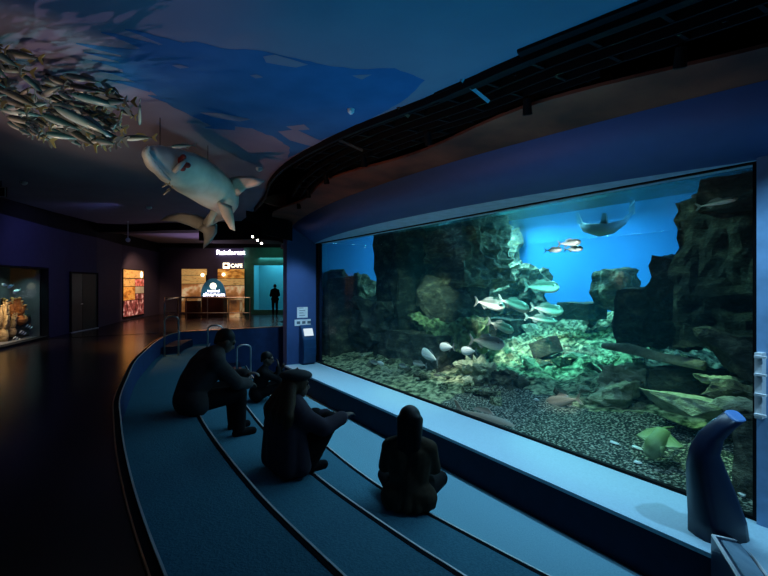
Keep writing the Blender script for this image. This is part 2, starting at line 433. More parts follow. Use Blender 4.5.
# the far side of the slab stops at Y = 12.6 and X = -7.9
pts = [SP(s, edge(s), 0) for s in frange(3, 10.6, 30)]
pts = [q for q in pts if q.y < 12.4]
pts += [Vector((-4.0, 12.45, 0)), Vector((-6.0, 12.5, 0)), Vector((-7.4, 12.9, 0)), Vector((-8.0, 12.6, 0)), Vector((-7.8, 10.6, 0)), Vector((-7.5, 8.8, 0)), Vector((-7.3, 7.0, 0)), Vector((-7.2, 5.0, 0))]
q0 = SP(3, -16, 0)
# meet the near slab along s = 3
k = (-7.2 - WX*3)/NX
pts += [SP(3, k, 0)]
prism(bm, pts, CZ, CZ+.06)
ceil = struct('ceiling', bm, 'ceil')
ceil_loc = ceil.location.copy()
bm = B(); xbox(bm, -14, 12, -8, 24, 3.75, 3.85); struct('ceiling_void', bm, 'black')
# flat dark-blue patches laid just under the ceiling
def ceil_patch(pix, name='ceiling_blue_patch'):
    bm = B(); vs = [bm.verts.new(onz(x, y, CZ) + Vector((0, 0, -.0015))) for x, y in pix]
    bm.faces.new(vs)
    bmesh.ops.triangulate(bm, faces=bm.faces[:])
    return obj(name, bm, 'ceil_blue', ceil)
def holed(outer):
    return ceil_patch(outer)
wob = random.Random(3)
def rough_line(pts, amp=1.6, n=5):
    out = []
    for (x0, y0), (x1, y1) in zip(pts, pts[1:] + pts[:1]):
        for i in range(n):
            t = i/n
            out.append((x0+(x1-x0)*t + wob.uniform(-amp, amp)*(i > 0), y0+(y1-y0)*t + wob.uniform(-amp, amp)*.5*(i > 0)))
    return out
ceil_patch(rough_line([(150, 46), (180, 43), (195, 41), (222, 48), (258, 50), (296, 58), (330, 66), (362, 69), (395, 68), (425, 80), (408, 97), (388, 110), (372, 118), (345, 130), (322, 140), (300, 152), (288, 158), (290, 148), (276, 138), (252, 128), (230, 126), (214, 127), (196, 118), (168, 104), (148, 88), (126, 78), (118, 60), (128, 50)], 1.0))
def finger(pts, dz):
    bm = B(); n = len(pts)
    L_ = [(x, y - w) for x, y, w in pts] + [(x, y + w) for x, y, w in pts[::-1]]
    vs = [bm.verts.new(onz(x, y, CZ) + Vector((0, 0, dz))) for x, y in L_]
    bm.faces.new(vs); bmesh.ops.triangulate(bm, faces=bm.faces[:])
    return obj('ceiling_blue_patch', bm, 'ceil_blue', ceil)
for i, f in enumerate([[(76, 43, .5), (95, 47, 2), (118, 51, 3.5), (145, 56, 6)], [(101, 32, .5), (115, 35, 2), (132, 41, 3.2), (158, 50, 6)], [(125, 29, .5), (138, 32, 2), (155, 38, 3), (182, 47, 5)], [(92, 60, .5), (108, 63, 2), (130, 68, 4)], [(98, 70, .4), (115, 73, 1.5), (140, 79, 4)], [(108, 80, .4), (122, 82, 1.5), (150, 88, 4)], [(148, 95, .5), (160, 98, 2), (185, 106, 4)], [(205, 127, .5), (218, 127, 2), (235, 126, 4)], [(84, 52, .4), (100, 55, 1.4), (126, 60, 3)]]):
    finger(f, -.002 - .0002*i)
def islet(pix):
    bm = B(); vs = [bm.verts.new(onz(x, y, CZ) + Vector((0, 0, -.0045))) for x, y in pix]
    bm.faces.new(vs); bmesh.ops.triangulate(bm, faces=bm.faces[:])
    return obj('ceiling_fleck', bm, 'ceil', ceil)
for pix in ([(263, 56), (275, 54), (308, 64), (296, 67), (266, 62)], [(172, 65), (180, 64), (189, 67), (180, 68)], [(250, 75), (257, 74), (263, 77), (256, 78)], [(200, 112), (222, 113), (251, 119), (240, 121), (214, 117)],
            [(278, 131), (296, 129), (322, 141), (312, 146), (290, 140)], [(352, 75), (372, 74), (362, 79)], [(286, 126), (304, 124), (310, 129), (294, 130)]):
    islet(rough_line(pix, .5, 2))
# left wall, polyline
WL = [(-6.3, 3.0), (-6.95, 6.6), (-7.52, 8.86), (-8.07, 10.8), (-8.33, 11.94), (-8.5, 13.3), (-9.2, 15.8), (-9.75, 19.6)]
def wall_seg(bm, a, b, z0, z1, t=.12):
    a, b = Vector((*a, 0)), Vector((*b, 0)); d = (b-a).normalized(); n = Vector((-d.y, d.x, 0))*t
    hexa(bm, [a+Vector((0, 0, z0)), b+Vector((0, 0, z0)), b+n+Vector((0, 0, z0)), a+n+Vector((0, 0, z0)), a+Vector((0, 0, z1)), b+Vector((0, 0, z1)), b+n+Vector((0, 0, z1)), a+n+Vector((0, 0, z1))])
HW = 2.68
bm = B()
for i, (a, b) in enumerate(zip(WL, WL[1:])):
    if i in (1, 2):
        wall_seg(bm, a, b, 1.68, HW); wall_seg(bm, a, b, 0, .05)
    else: wall_seg(bm, a, b, 0, HW)
struct('wall_left', bm, 'wall_purple')
bm = B()
for a, b in zip(WL, WL[1:]): wall_seg(bm, a, b, HW, 3.7, .12)
struct('wall_left_upper', bm, 'wall_black')
# dark beams at the far edge of the ceiling and above the exit
bm = B(); prism(bm, [(-8.4, 13.2), (-7.3, 13.05), (-6, 12.7), (-3.0, 12.6), (-3.0, 13.1), (-8.6, 13.7)], 2.82, 3.3); struct('trim_1', bm, 'wall_black')
bm = B(); prism(bm, [(-5.1, 12.4), (-3.3, 12.05), (-2.95, 12.5), (-2.95, 13.6), (-5.1, 13.3)], 2.5, 3.2); struct('trim_2', bm, 'black')
bm = B(); xbox(bm, -10.5, -2, 13.7, 20.2, 3.06, 3.1); struct('ceiling_far', bm, 'ceil')
# rear walls
YR = 19.5
bm = B(); xbox(bm, -9.9, -6.07, YR, YR+.15, 0, 2.85); struct('wall_rear', bm, 'wall_purple')
bm = B(); xbox(bm, -9.9, -1.0, YR-.05, YR+.15, 2.88, 3.06); struct('trim_3', bm, 'wall_black')
gx0, gx1, gz0, gz1 = -5.68, -3.6, .18, 2.16
bm = B(); xbox(bm, -6.07, gx0, YR, YR+.15, 0, 2.88); xbox(bm, gx0, gx1, YR, YR+.15, 0, gz0); xbox(bm, gx0, gx1, YR, YR+.15, gz1, 2.88); xbox(bm, gx1, -1.0, YR, YR+.15, 0, 2.88)
struct('wall_rear_green', bm, 'green_wall')
w2 = empty('window_2', (-4.6, YR, gz0)); w2['kind'] = 'structure'
bm = B(); xbox(bm, gx0, gx1, YR+.06, YR+.08, gz0, gz1); obj('pane', bm, 'glass', w2)
bm = B(); xbox(bm, gx0, gx1, YR-.015, YR+.05, gz1-.05, gz1+.02); xbox(bm, gx0-.02, gx0+.04, YR-.015, YR+.05, gz0, gz1); obj('window_frame', bm, 'green_wall', w2)
bm = B(); xbox(bm, gx0-.1, gx1+.4, YR+1.3, YR+1.4, 0, 2.6); xbox(bm, gx0-.2, gx0-.1, YR+.15, YR+1.4, 0, 2.6); xbox(bm, gx1+.4, gx1+.5, YR+.15, YR+1.4, 0, 2.6); xbox(bm, gx0-.1, gx1+.4, YR+.15, YR+1.4, 0, .12)
xbox(bm, gx0-.1, gx1+.4, YR+.15, YR+1.4, 2.5, 2.6)
struct('wall_far_tank', bm, 'far_teal')
light('AREA', 'far_tank_lamp', (-4.6, YR+.7, 2.45), (-4.6, YR+.75, 0), 55, (.35, .85, 1.), size=1.6)
# far room right closing wall (behind the pillar) and room side behind the camera
bm = B(); xbox(bm, -14, 9, -7.0, -6.8, -1.5, 3.8); struct('wall_front', bm, 'wall_purple')
# door in the left wall
def on_wall(a, b, t, off=0.):
    a, b = Vector((*a, 0)), Vector((*b, 0)); d = (b-a).normalized(); n = Vector((d.y, -d.x, 0))
    return a + (b-a)*t + n*off
def wall_frame(a, b):
    a, b = Vector((*a, 0)), Vector((*b, 0)); d = (b-a).normalized(); n = Vector((d.y, -d.x, 0))
    return Matrix(((d.x, -n.x, 0, a.x), (d.y, -n.y, 0, a.y), (0, 0, 1, 0), (0, 0, 0, 1))), (b-a).length
M, L = wall_frame((-8.33, 11.94), (-8.5, 13.3))     # x along the wall, -y into the room
d1 = empty('door_1', M @ Vector((L*.5, 0, 0))); d1['kind'] = 'structure'
bm = B(); xbox(bm, .0, .55, -.03, .0, .02, 1.58, M); obj('door_leaf', bm, 'door', d1)
bm = B(); xbox(bm, .57, L-.04, -.03, .0, .02, 1.58, M); tag(obj('door_leaf', bm, 'door_dark', d1), 'darker right-hand door leaf')
bm = B(); xbox(bm, -.05, .0, -.05, .0, 0, 1.63, M); xbox(bm, L-.04, L+.01, -.05, 0, 0, 1.63, M); xbox(bm, .0, L-.04, -.05, 0, 1.58, 1.63, M); obj('door_frame', bm, 'wall_black', d1)
bm = B(); tube(bm, [M @ Vector((.48, -.03, .75)), M @ Vector((.48, -.07, .75)), M @ Vector((.40, -.07, .75))], .012); obj('door_handle', bm, 'steel', d1).parent = [c for c in d1.children if c.name.startswith('door_leaf')][0]
bm = B(); xbox(bm, -.05, L+.01, -.06, 0, 0, .02, M); obj('threshold', bm, 'alu', d1)
# ================================================================== BIG TANK SHELL
T0, T1, TP1, TZ0, TZT = -2.0, 14.9, 13.4, -1.7, 2.78
bm = B(); sbox(bm, T0-.2, T1+.2, TP1, TP1+.2, TZ0, 3.74); struct('wall_tank_back', bm, 'tank_wall')
bm = B(); sbox(bm, T1, T1+.2, 5.5, TP1, TZ0, 3.74); struct('wall_tank_left', bm, 'tank_wall')
bm = B(); sbox(bm, T0-.2, T0, 5.61, TP1, TZ0, 3.74); struct('wall_tank_right', bm, 'tank_wall')
bm = B(); sbox(bm, 12.1, T1+.2, 5.42, 5.5, TZ0, 3.74); sbox(bm, T0-.2, 1.70, 5.5, 5.6, TZ0, 3); struct('wall_tank_front', bm, 'navy_dark')
# water body
m = bpy.data.materials.new('water'); m.use_nodes = True; nt = m.node_tree
nt.nodes.remove(nt.nodes['Principled BSDF'])
tr = nt.nodes.new('ShaderNodeBsdfTransparent'); gl = nt.nodes.new('ShaderNodeBsdfGlossy'); gl.inputs['Roughness'].default_value = .05
fr = nt.nodes.new('ShaderNodeFresnel'); fr.inputs[0].default_value = 1.33
mx = nt.nodes.new('ShaderNodeMixShader'); mu = nt.nodes.new('ShaderNodeMath'); mu.operation = 'MULTIPLY'; mu.inputs[1].default_value = .0
nt.links.new(fr.outputs[0], mu.inputs[0]); nt.links.new(mu.outputs[0], mx.inputs[0])
nt.links.new(tr.outputs[0], mx.inputs[1]); nt.links.new(gl.outputs[0], mx.inputs[2])
nt.links.new(mx.outputs[0], nt.nodes['Material Output'].inputs['Surface'])
vs = nt.nodes.new('ShaderNodeVolumeScatter'); vs.inputs['Color'].default_value = (.10, .62, .95, 1); vs.inputs['Density'].default_value = WATER_SC; vs.inputs['Anisotropy'].default_value = .2
va = nt.nodes.new('ShaderNodeVolumeAbsorption'); va.inputs['Color'].default_value = (.06, .78, .80, 1); va.inputs['Density'].default_value = WATER_AB
ad = nt.nodes.new('ShaderNodeAddShader'); nt.links.new(vs.outputs[0], ad.inputs[0]); nt.links.new(va.outputs[0], ad.inputs[1])
nt.links.new(ad.outputs[0], nt.nodes['Material Output'].inputs['Volume'])
MATS['water'] = m
bm = B(); sbox(bm, T0+.01, T1-.01, 5.605, TP1-.01, TZ0+.02, TZT); sbox(bm, 1.76, 11.96, WP+.07, 5.605, -1.2, 2.44)
wat = obj('tank_water', bm, 'water'); tag(wat, 'clear blue-green water filling the big aquarium tank', 'water', kind='stuff')
# rippled surface sheet
m = bpy.data.materials.new('surface'); m.use_nodes = True; nt = m.node_tree; nt.nodes.remove(nt.nodes['Principled BSDF'])
tr = nt.nodes.new('ShaderNodeBsdfTransparent'); tr.inputs[0].default_value = (.8, .95, 1, 1)
gl = nt.nodes.new('ShaderNodeBsdfGlossy'); gl.inputs['Roughness'].default_value = .08
mx = nt.nodes.new('ShaderNodeMixShader'); mx.inputs[0].default_value = .25
nz = nt.nodes.new('ShaderNodeTexNoise'); nz.inputs['Scale'].default_value = 7
tc = nt.nodes.new('ShaderNodeTexCoord'); nt.links.new(tc.outputs['Object'], nz.inputs['Vector'])
bp = nt.nodes.new('ShaderNodeBump'); bp.inputs['Strength'].default_value = .8; bp.inputs['Distance'].default_value = .08
nt.links.new(nz.outputs[0], bp.inputs['Height']); nt.links.new(bp.outputs[0], gl.inputs['Normal'])
nt.links.new(tr.outputs[0], mx.inputs[1]); nt.links.new(gl.outputs[0], mx.inputs[2]); nt.links.new(mx.outputs[0], nt.nodes['Material Output'].inputs['Surface'])
MATS['surface'] = m
bm = B(); sbox(bm, T0+.01, T1-.01, 5.62, TP1-.01, TZT+.004, TZT+.008)
tag(obj('water_surface', bm, 'surface'), 'rippled water surface across the top of the big tank', 'water', kind='stuff')
# seabed
hp = curve([(5.3, -1.0), (6.5, -.80), (8, -.58), (9.5, -.36), (11, .0), (12, .25), (13.4, .5)])
def hbed(s, p):
    z = hp(p)
    k = min(1, max(0, (p-6.3)/2))
    side = .35*math.exp(-((s-2.5)/2.2)**2)*k
    v = Vector((s*.9, p*.9, 0))
    z += side + k*.30*noise.turbulence(v*1.3, 4, False) + .02*noise.noise(v*5)
    z += k*.10*abs(noise.noise(v*3.1)) + .04*noise.noise(v*9)*k
    if s > 5.6:
        e = min(1, (s-5.6)/1.0); z += e*(.05*noise.noise(v*7+Vector((3, 1, 0))) + .035*noise.noise(v*17))
    return z - .12*k
bm = B(); ns, np_ = 190, 110
g = [[bm.verts.new(SP(s, p, hbed(s, p))) for p in frange(5.34 if WS0+.05 < s < WS1-.05 else 5.63, TP1-.02, np_)] for s in frange(T0+.02, T1-.02, ns)]
for i in range(ns-1):
    for j in range(np_-1): 
        f = bm.faces.new((g[i][j], g[i+1][j], g[i+1][j+1], g[i][j+1]))
        f.material_index = 0 if (5.34 + (TP1-5.36)*j/(np_-1)) < 6.9 + .35*noise.noise(Vector((i*.12, j*.12, 0))) and i*16/189 - 2 < 6.2 + .5*noise.noise(Vector((i*.1, j*.2, 3))) else 1
o = obj('seabed', bm, ['gravel', 'rubble'], smooth=True); tag(o, 'dark gravel and rubble seabed of the big tank', 'gravel', kind='stuff')
# ================================================================== ROCKS AND REEF
def rock_bm(dims, seed, n=26, cuts=5, amp=.16, blocky=.6, strata=0., fs=1.):
    r = random.Random(seed); bm = B()
    for i in range(n):
        v = Vector((r.uniform(-1, 1), r.uniform(-1, 1), r.uniform(-1, 1)))
        if r.random() < blocky:
            v = Vector([math.copysign(r.uniform(.82, 1), c) for c in v])
        else: v = v.normalized()*r.uniform(.85, 1.05)
        bm.verts.new(Vector((v.x*dims[0]/2, v.y*dims[1]/2, v.z*dims[2]/2)))
    res = bmesh.ops.convex_hull(bm, input=bm.verts[:])
    bmesh.ops.delete(bm, geom=list({e for e in res['geom_interior'] + res['geom_unused'] if isinstance(e, bmesh.types.BMVert)}), context='VERTS')
    bmesh.ops.triangulate(bm, faces=bm.faces[:])
    el = max(dims)/(2.2*cuts)
    for k in range(4):
        es = [e for e in bm.edges if e.calc_length() > el]
        if not es: break
        bmesh.ops.subdivide_edges(bm, edges=es, cuts=1)
        bmesh.ops.triangulate(bm, faces=[f for f in bm.faces if len(f.verts) > 3])
    bm.normal_update()
    off = Vector((seed*3.1, seed*1.7, seed*.9)); m = min(dims)
    mv = {}
    for v in bm.verts:
        q = (v.co + off)
        a = noise.turbulence(q*1.1*fs/max(.3, m**.5), 5, True)-.6
        a += .6*noise.noise(q*3.2*fs)
        if strata: a += strata*(abs((v.co.z*2.6*fs + .5*noise.noise(q*.8)) % 1 - .5)*2 - .5)
        mv[v] = v.normal*a*amp*m
    for v, d in mv.items(): v.co += d
    return bm
def rock(name, label, c, dims, seed, m='rock_mid', cat='rock', group=None, tilt=(0, 0, 0), **kw):
    bm = rock_bm(dims, seed, **kw)
    z0 = min(v.co.z for v in bm.verts)
    R = Matrix.Rotation(tilt[2], 4, 'Z') @ Matrix.Rotation(tilt[1], 4, 'Y') @ Matrix.Rotation(tilt[0], 4, 'X')
    base = Matrix(((WX, NX, 0, 0), (WY, NY, 0, 0), (0, 0, 1, 0), (0, 0, 0, 1)))
    bm.transform(Matrix.Translation(Vector(c)) @ base @ R)
    return tag(obj(name, bm, m, smooth=kw.get('smooth', False)), label, cat, group)
def span(x0, x1, y0, y1, p):
    """centre, width along the window and height of a picture box on the plane p"""
    a, b = onp(x0, (y0+y1)/2, p), onp(x1, (y0+y1)/2, p)
    sa, sb = to_sp(a)[0], to_sp(b)[0]
    xm = (x0+x1)/2; t, bt = onp(xm, y0, p), onp(xm, y1, p)
    return SP((sa+sb)/2, p, (t.z+bt.z)/2), abs(sa-sb), t.z-bt.z
def prock(name, label, x0, x1, y0, y1, p, depth, seed, m='rock_mid', grow=1.04, **kw):
    c, w, h = span(x0, x1, y0, y1, p)
    c = c + SP(0, depth*.35, 0)
    return rock(name, label, c, (w*grow, depth, h*grow), seed, m, **kw)
# left side of the tank
prock('rock_column', 'tall dark rock column with jagged top in the left part of the big tank', 378, 402, 226, 372, 7.0, 1.3, 11, 'rock_dark', blocky=.8, amp=.12)
prock('rock_column', 'broad layered rock pillar left of centre, rising to the water surface', 396, 470, 214, 286, 8.0, 2.0, 12, 'rock_mid', blocky=.85, amp=.14, strata=.5, fs=1.3, cuts=8)
prock('boulder', 'dark leaning boulder lodged under the broad layered rock pillar', 404, 458, 272, 326, 7.4, 1.2, 13, 'rock_dark', blocky=.1, amp=.1, tilt=(0, -.3, 0), n=40)
prock('rock_column', 'slim bluish rock column just right of the broad layered pillar', 456, 471, 222, 352, 8.4, .9, 14, 'rock_dark', blocky=.8, amp=.12)
prock('rock_ledge', 'mossy rock shelf below the leaning boulder', 410, 464, 316, 350, 7.2, 1.1, 15, 'moss', blocky=.5, amp=.2, fs=1.8, cuts=8)
prock('rock_mass', 'big dark rock base under the pillars, left of centre in the tank', 376, 446, 330, 376, 6.9, 1.6, 16, 'rock_dark', blocky=.6, amp=.14)
prock('rock_mass', 'dark rock base between the pillars and the coral-covered boulder', 436, 470, 320, 364, 7.8, 1.3, 38, 'rock_dark', blocky=.6, amp=.14)
prock('rock_mass', 'dark shaggy rock filling the lower left corner of the big tank', 334, 384, 300, 372, 6.6, 1.4, 17, 'rock_dark', blocky=.4, amp=.25)
prock('rock_column', 'smooth standing rock at the left end of the big window', 314, 334, 276, 376, 5.95, 1.0, 18, 'rock_dark', blocky=.5, amp=.08)
prock('rock_mass', 'dark rounded rock behind the standing rock at the left window end', 318, 344, 266, 330, 6.8, .9, 19, 'rock_dark', blocky=.1, amp=.12, n=40)
prock('rock_spire', 'small pointed dark rock in front of the blue gap at the left', 344, 362, 270, 330, 7.6, 1.0, 20, 'rock_mid', blocky=.1, amp=.35)
prock('rock_slope', 'mossy rock slope at the foot of the blue gap at the left', 352, 384, 282, 334, 8.6, 1.4, 21, 'rock_mid', blocky=.2, amp=.4)
# back reef behind the pillar
prock('reef_wall', 'pale reef wall behind the broad pillar, left of the open blue water', 462, 500, 222, 330, 11.9, 1.5, 22, 'rock_mid', blocky=.3, amp=.3, fs=1.6, cuts=8)
prock('reef_slope', 'pale reef slope descending to the right below the open blue water', 478, 522, 262, 330, 11.7, 1.6, 23, 'rock_mid', blocky=.2, amp=.3, fs=1.6, tilt=(0, .2, 0))
prock('reef_slope', 'lower pale reef foot spreading right under the reef slope', 492, 540, 276, 338, 11.2, 1.5, 44, 'rock_mid', blocky=.2, amp=.3, fs=1.6, tilt=(0, .45, 0))
c0, c1 = onp(476, 286, 11.2), onp(520, 264, 11.2)
bm = B(); tube(bm, [c0, c0.lerp(c1, .4)+Vector((0, 0, .04)), c1], [.11, .08, .05], 8); tag(obj('fallen_branch', bm, 'rock_pale'), 'pale branch leaning up against the reef slope', 'branch')
# right side
prock('rock_tower', 'huge dark rock tower at the right end of the big tank', 683, 800, 196, 350, 7.2, 2.6, 24, 'rock_dark', blocky=.72, amp=.12, strata=.22, fs=1.5, cuts=8)
prock('overhang_rock', 'dark rock overhang on top of the tower at upper right', 704, 800, 172, 212, 7.0, 2.2, 25, 'rock_dark', blocky=.6, amp=.16)
prock('rock_block', 'big dark rock block leaning against the left side of the right tower', 651, 700, 258, 346, 8.0, 1.8, 26, 'rock_dark', blocky=.6, amp=.16, tilt=(0, -.12, 0), fs=1.3, cuts=8)
prock('rock_block', 'low dark square rock left of the big leaning block', 619, 664, 289, 348, 8.3, 1.5, 27, 'rock_dark', blocky=.65, amp=.12, tilt=(0, .08, 0), cuts=8)
prock('reef_rock', 'upright reef stone in the blue behind the dark blocks', 592, 626, 268, 312, 11.2, 1.0, 28, 'rock_mid', blocky=.6, amp=.2)
prock('rock', 'dark cube-like stone at the far edge of the rubble slope', 558, 592, 302, 320, 11.0, .9, 29, 'rock_dark', blocky=.8, amp=.07)
prock('rock', 'dark tilted stone in the middle of the rubble slope', 531, 552, 340, 357, 9.3, .5, 30, 'rock_dark', blocky=.5, amp=.1, tilt=(0, .4, 0))
prock('rock', 'dark square stone behind the school of silver fish', 486, 512, 318, 344, 10.2, .8, 31, 'rock_dark', blocky=.7, amp=.08)
prock('rock', 'dark blue stone under the right fish of the school', 512, 532, 314, 332, 10.8, .7, 32, 'rock_dark', blocky=.4, amp=.12)
prock('coral_boulder', 'rough coral-covered boulder on the front rubble', 446, 492, 360, 396, 6.7, .8, 33, 'rock_pale', blocky=.1, amp=.35, fs=2.4, n=40, cuts=9)
prock('coral_boulder', 'small dark coral stone right of the rough coral-covered boulder', 488, 522, 372, 396, 6.9, .5, 34, 'rock_mid', blocky=.1, amp=.35, fs=2.4, n=36)
# logs and slabs at lower right
a, b = onp(604, 346, 7.6), onp(704, 366, 6.9)
bm = B(); tube(bm, [a, a.lerp(b, .3)+Vector((0, 0, .03)), a.lerp(b, .65), b], [.06, .085, .08, .06], 14)
for v in bm.verts: v.co += Vector((0, 0, 1))*.03*noise.noise(v.co*6)
tag(obj('sunken_log', bm, 'log', smooth=True), 'long sunken log lying below the dark rock blocks', 'log')
def slab(name, label, x0, x1, y0, y1, p, depth, seed, m, tl=0, **kw):
    return prock(name, label, x0, x1, y0, y1, p, depth, seed, m, tilt=(0, tl, 0), **kw)
slab('pale_slab', 'long pale green slab of rock lying on the gravel at lower right', 640, 736, 396, 424, 6.5, .55, 35, 'rock_pale', -.0, blocky=.3, amp=.10, fs=2)
slab('rock', 'dark hollow rock between the sunken log and the pale slab', 650, 712, 370, 402, 7.1, .8, 36, 'rock_dark', blocky=.4, amp=.2)
slab('rock_mass', 'dark rock mass at the right end below the tower', 700, 790, 334, 388, 6.5, 1.0, 37, 'rock_dark', blocky=.3, amp=.14)
slab('rock', 'mossy stone left of the dark hollow rock', 600, 652, 366, 388, 7.5, .8, 39, 'rock_pale', blocky=.2, amp=.3, fs=2)
slab('rock', 'low pale stone tongue reaching out onto the gravel', 584, 632, 384, 412, 6.9, .6, 40, 'rock_pale', .25, blocky=.2, amp=.25, fs=2)
slab('rock', 'brown standing stone behind the curved blue horn at the right', 734, 770, 424, 505, 5.75, .35, 41, 'rock_mid', blocky=.4, amp=.12)
for i, (x0, x1, y0, y1, p, sd) in enumerate([(700, 760, 384, 400, 6.2, 51), (706, 770, 398, 410, 6.0, 52), (716, 775, 408, 424, 5.9, 53), (690, 745, 376, 388, 6.6, 54)]):
    slab('reef_ridge', ['upper narrow green ridge under the dark mass at right', 'second narrow green ridge under the dark mass at right', 'lowest narrow green ridge near the curved horn', 'short green ridge at the top of the ridge pile at right'][i], x0, x1, y0, y1, p, .3, sd, 'rock_pale' if i % 2 else 'rock_mid', blocky=.1, amp=.3, fs=2.4)
# rubble stones on the slope
rr = random.Random(21)
protos = []
for k in range(6):
    bm = rock_bm((1, .9, .6), 60+k, n=18, cuts=3, amp=.12, blocky=.3)
    me = bpy.data.meshes.new('rubble_stone'); bm.to_mesh(me); bm.free(); protos.append(me)
    me.materials.append(MATS[['rock_mid', 'rock_pale', 'rubble', 'rock_pale', 'rock_mid', 'rubble'][k]])
for i in range(190):
    x = rr.uniform(470, 700); p = rr.uniform(7.0, 12.6)
    if i > 105: x = rr.uniform(352, 500); p = rr.uniform(6.0, 7.6)
    q = onp(x, 300, p); s = to_sp(q)[0]
    if s < T0+.6 or s > T1-.7: continue
    z = hbed(s, p)
    o = bpy.data.objects.new('rubble_stone', protos[i % 6]); COL.objects.link(o)
    sc = rr.uniform(.16, .55)*(.6 if p < 8 else 1.0)
    o.location = SP(s, p, z + .12*sc); o.scale = (sc, sc*rr.uniform(.7, 1.2), sc*rr.uniform(.6, 1.1)); o.rotation_euler = (rr.uniform(-.3, .3), rr.uniform(-.3, .3), rr.uniform(0, 6))
    if i > 105: tag(o, 'small stone in the green rubble below the left rock pillars', 'stone', 'rubble stones below the pillars')
    else: tag(o, 'rubble stone strewn on the bright slope in the middle of the tank', 'stone', 'rubble stones on the slope')
# ================================================================== FISH
def fish_profile(t, kind):
    # t 0 nose .. 1 tail root: half height, half width (share of length)
    if kind == 'slim':
        h = .078*math.sin(math.pi*min(1, t**.62))**.85 if t < 1 else 0
        h = max(h, .010) ; return h, h*.8
    if kind == 'deep':
        h = .19*math.sin(math.pi*min(1, t**.6))**.75; h = max(h, .03); return h, h*.38
    h = .135*math.sin(math.pi*min(1, t**.6))**.8; h = max(h, .02); return h, h*.5
def make_fish(name, L, kind, m, finm, parent_tag, bend=0., eyes=True, n=14):
    """head along +X, origin at the body centre; body mesh with tail, fins and eyes as children"""
    def axis(t): return Vector((L*(.5 - t*.86), bend*L*math.sin(t*2.6)*t, 0))
    bm = B(); rows = []; k = 12
    for i in range(n+1):
        t = i/n
        h, w = fish_profile(max(t, .012), kind)
        if i == 0: h, w = .008, .006
        c = axis(t)
        rows.append([bm.verts.new(c + Vector((0, math.cos(2*math.pi*j/k)*w*L, math.sin(2*math.pi*j/k)*h*L))) for j in range(k)])
    for a, b in zip(rows, rows[1:]):
        for j in range(k): bm.faces.new((a[j], a[(j+1) % k], b[(j+1) % k], b[j]))
    bm.faces.new(rows[0]); bm.faces.new(rows[-1][::-1])
    me = bpy.data.meshes.new(name); bmesh.ops.recalc_face_normals(bm, faces=bm.faces[:]); bm.to_mesh(me); bm.free(); me.materials.append(MATS[m])
    for p in me.polygons: p.use_smooth = True
    o = bpy.data.objects.new(name, me); COL.objects.link(o)
    def fin(nm, pts, th=.006):
        f = B(); a = [f.verts.new(Vector((p[0]*L, p[1]*L + th*L, p[2]*L))) for p in pts]; b = [f.verts.new(Vector((p[0]*L, p[1]*L - th*L, p[2]*L))) for p in pts]
        f.faces.new(a); f.faces.new(b[::-1]); q = len(a)
        for i in range(q): f.faces.new((a[i], b[i], b[(i+1) % q], a[(i+1) % q]))
        x = obj(nm, f, finm, o, local=True); return x
    e = axis(1)/L
    hh = {'slim': .10, 'deep': .16, 'mid': .12}[kind]
    fin('tail_fin', [(e.x+.02, e.y, .012), (e.x-.09, e.y, hh), (e.x-.14, e.y, hh*1.05), (e.x-.07, e.y, 0), (e.x-.14, e.y, -hh*1.05), (e.x-.09, e.y, -hh), (e.x+.02, e.y, -.012)])
    top = {'slim': .088, 'deep': .18, 'mid': .128}[kind]
    fin('dorsal_fin', [(.16, 0, top*.9), (.06, 0, top+.05), (-.10, 0, top*.86+.035), (-.2, 0, top*.62), (0, 0, top*.8)])
    fin('anal_fin', [(-.06, 0, -top*.85), (-.14, 0, -top*.8-.045), (-.24, 0, -top*.45), (-.12, 0, -top*.6)])
    if eyes:
        f = B(); h, w = fish_profile(.14, kind)
        for sg in (-1, 1): ball(f, axis(.14) + Vector((0, sg*w*L*.82, .25*h*L)), (.018*L, .012*L, .018*L), seg=8, rings=6)
        obj('eye', f, 'eye', o, local=True)
    return o
def orient(head, up=(0, 0, 1), roll=0.):
    x = Vector(head).normalized(); y = Vector(up).cross(x).normalized(); z = x.cross(y)
    M = Matrix((x, y, z)).transposed()
    return (M @ Matrix.Rotation(roll, 3, 'X')).to_euler()
def spdir(s, p, z): return Vector((WX*s + NX*p, WY*s + NY*p, z))
def tank_fish(name, label, x, y, p, px, kind, m, finm, head=1, dz=0., dp=0., bend=0., group=None, roll=0.):
    c = onp(x, y, p); d = c.y
    hd = spdir(-head, dp, dz).normalized()
    q = c + hd*.1
    sx = abs((q.x/q.y - c.x/c.y))*F/.1
    L = px/max(sx, 12)
    o = make_fish(name, L, kind, m, finm, None, bend)
    o.location = c; o.rotation_euler = orient(hd, roll=roll)
    return tag(o, label, 'fish', group)
S, SF = 'fish_silver', 'fin_grey'
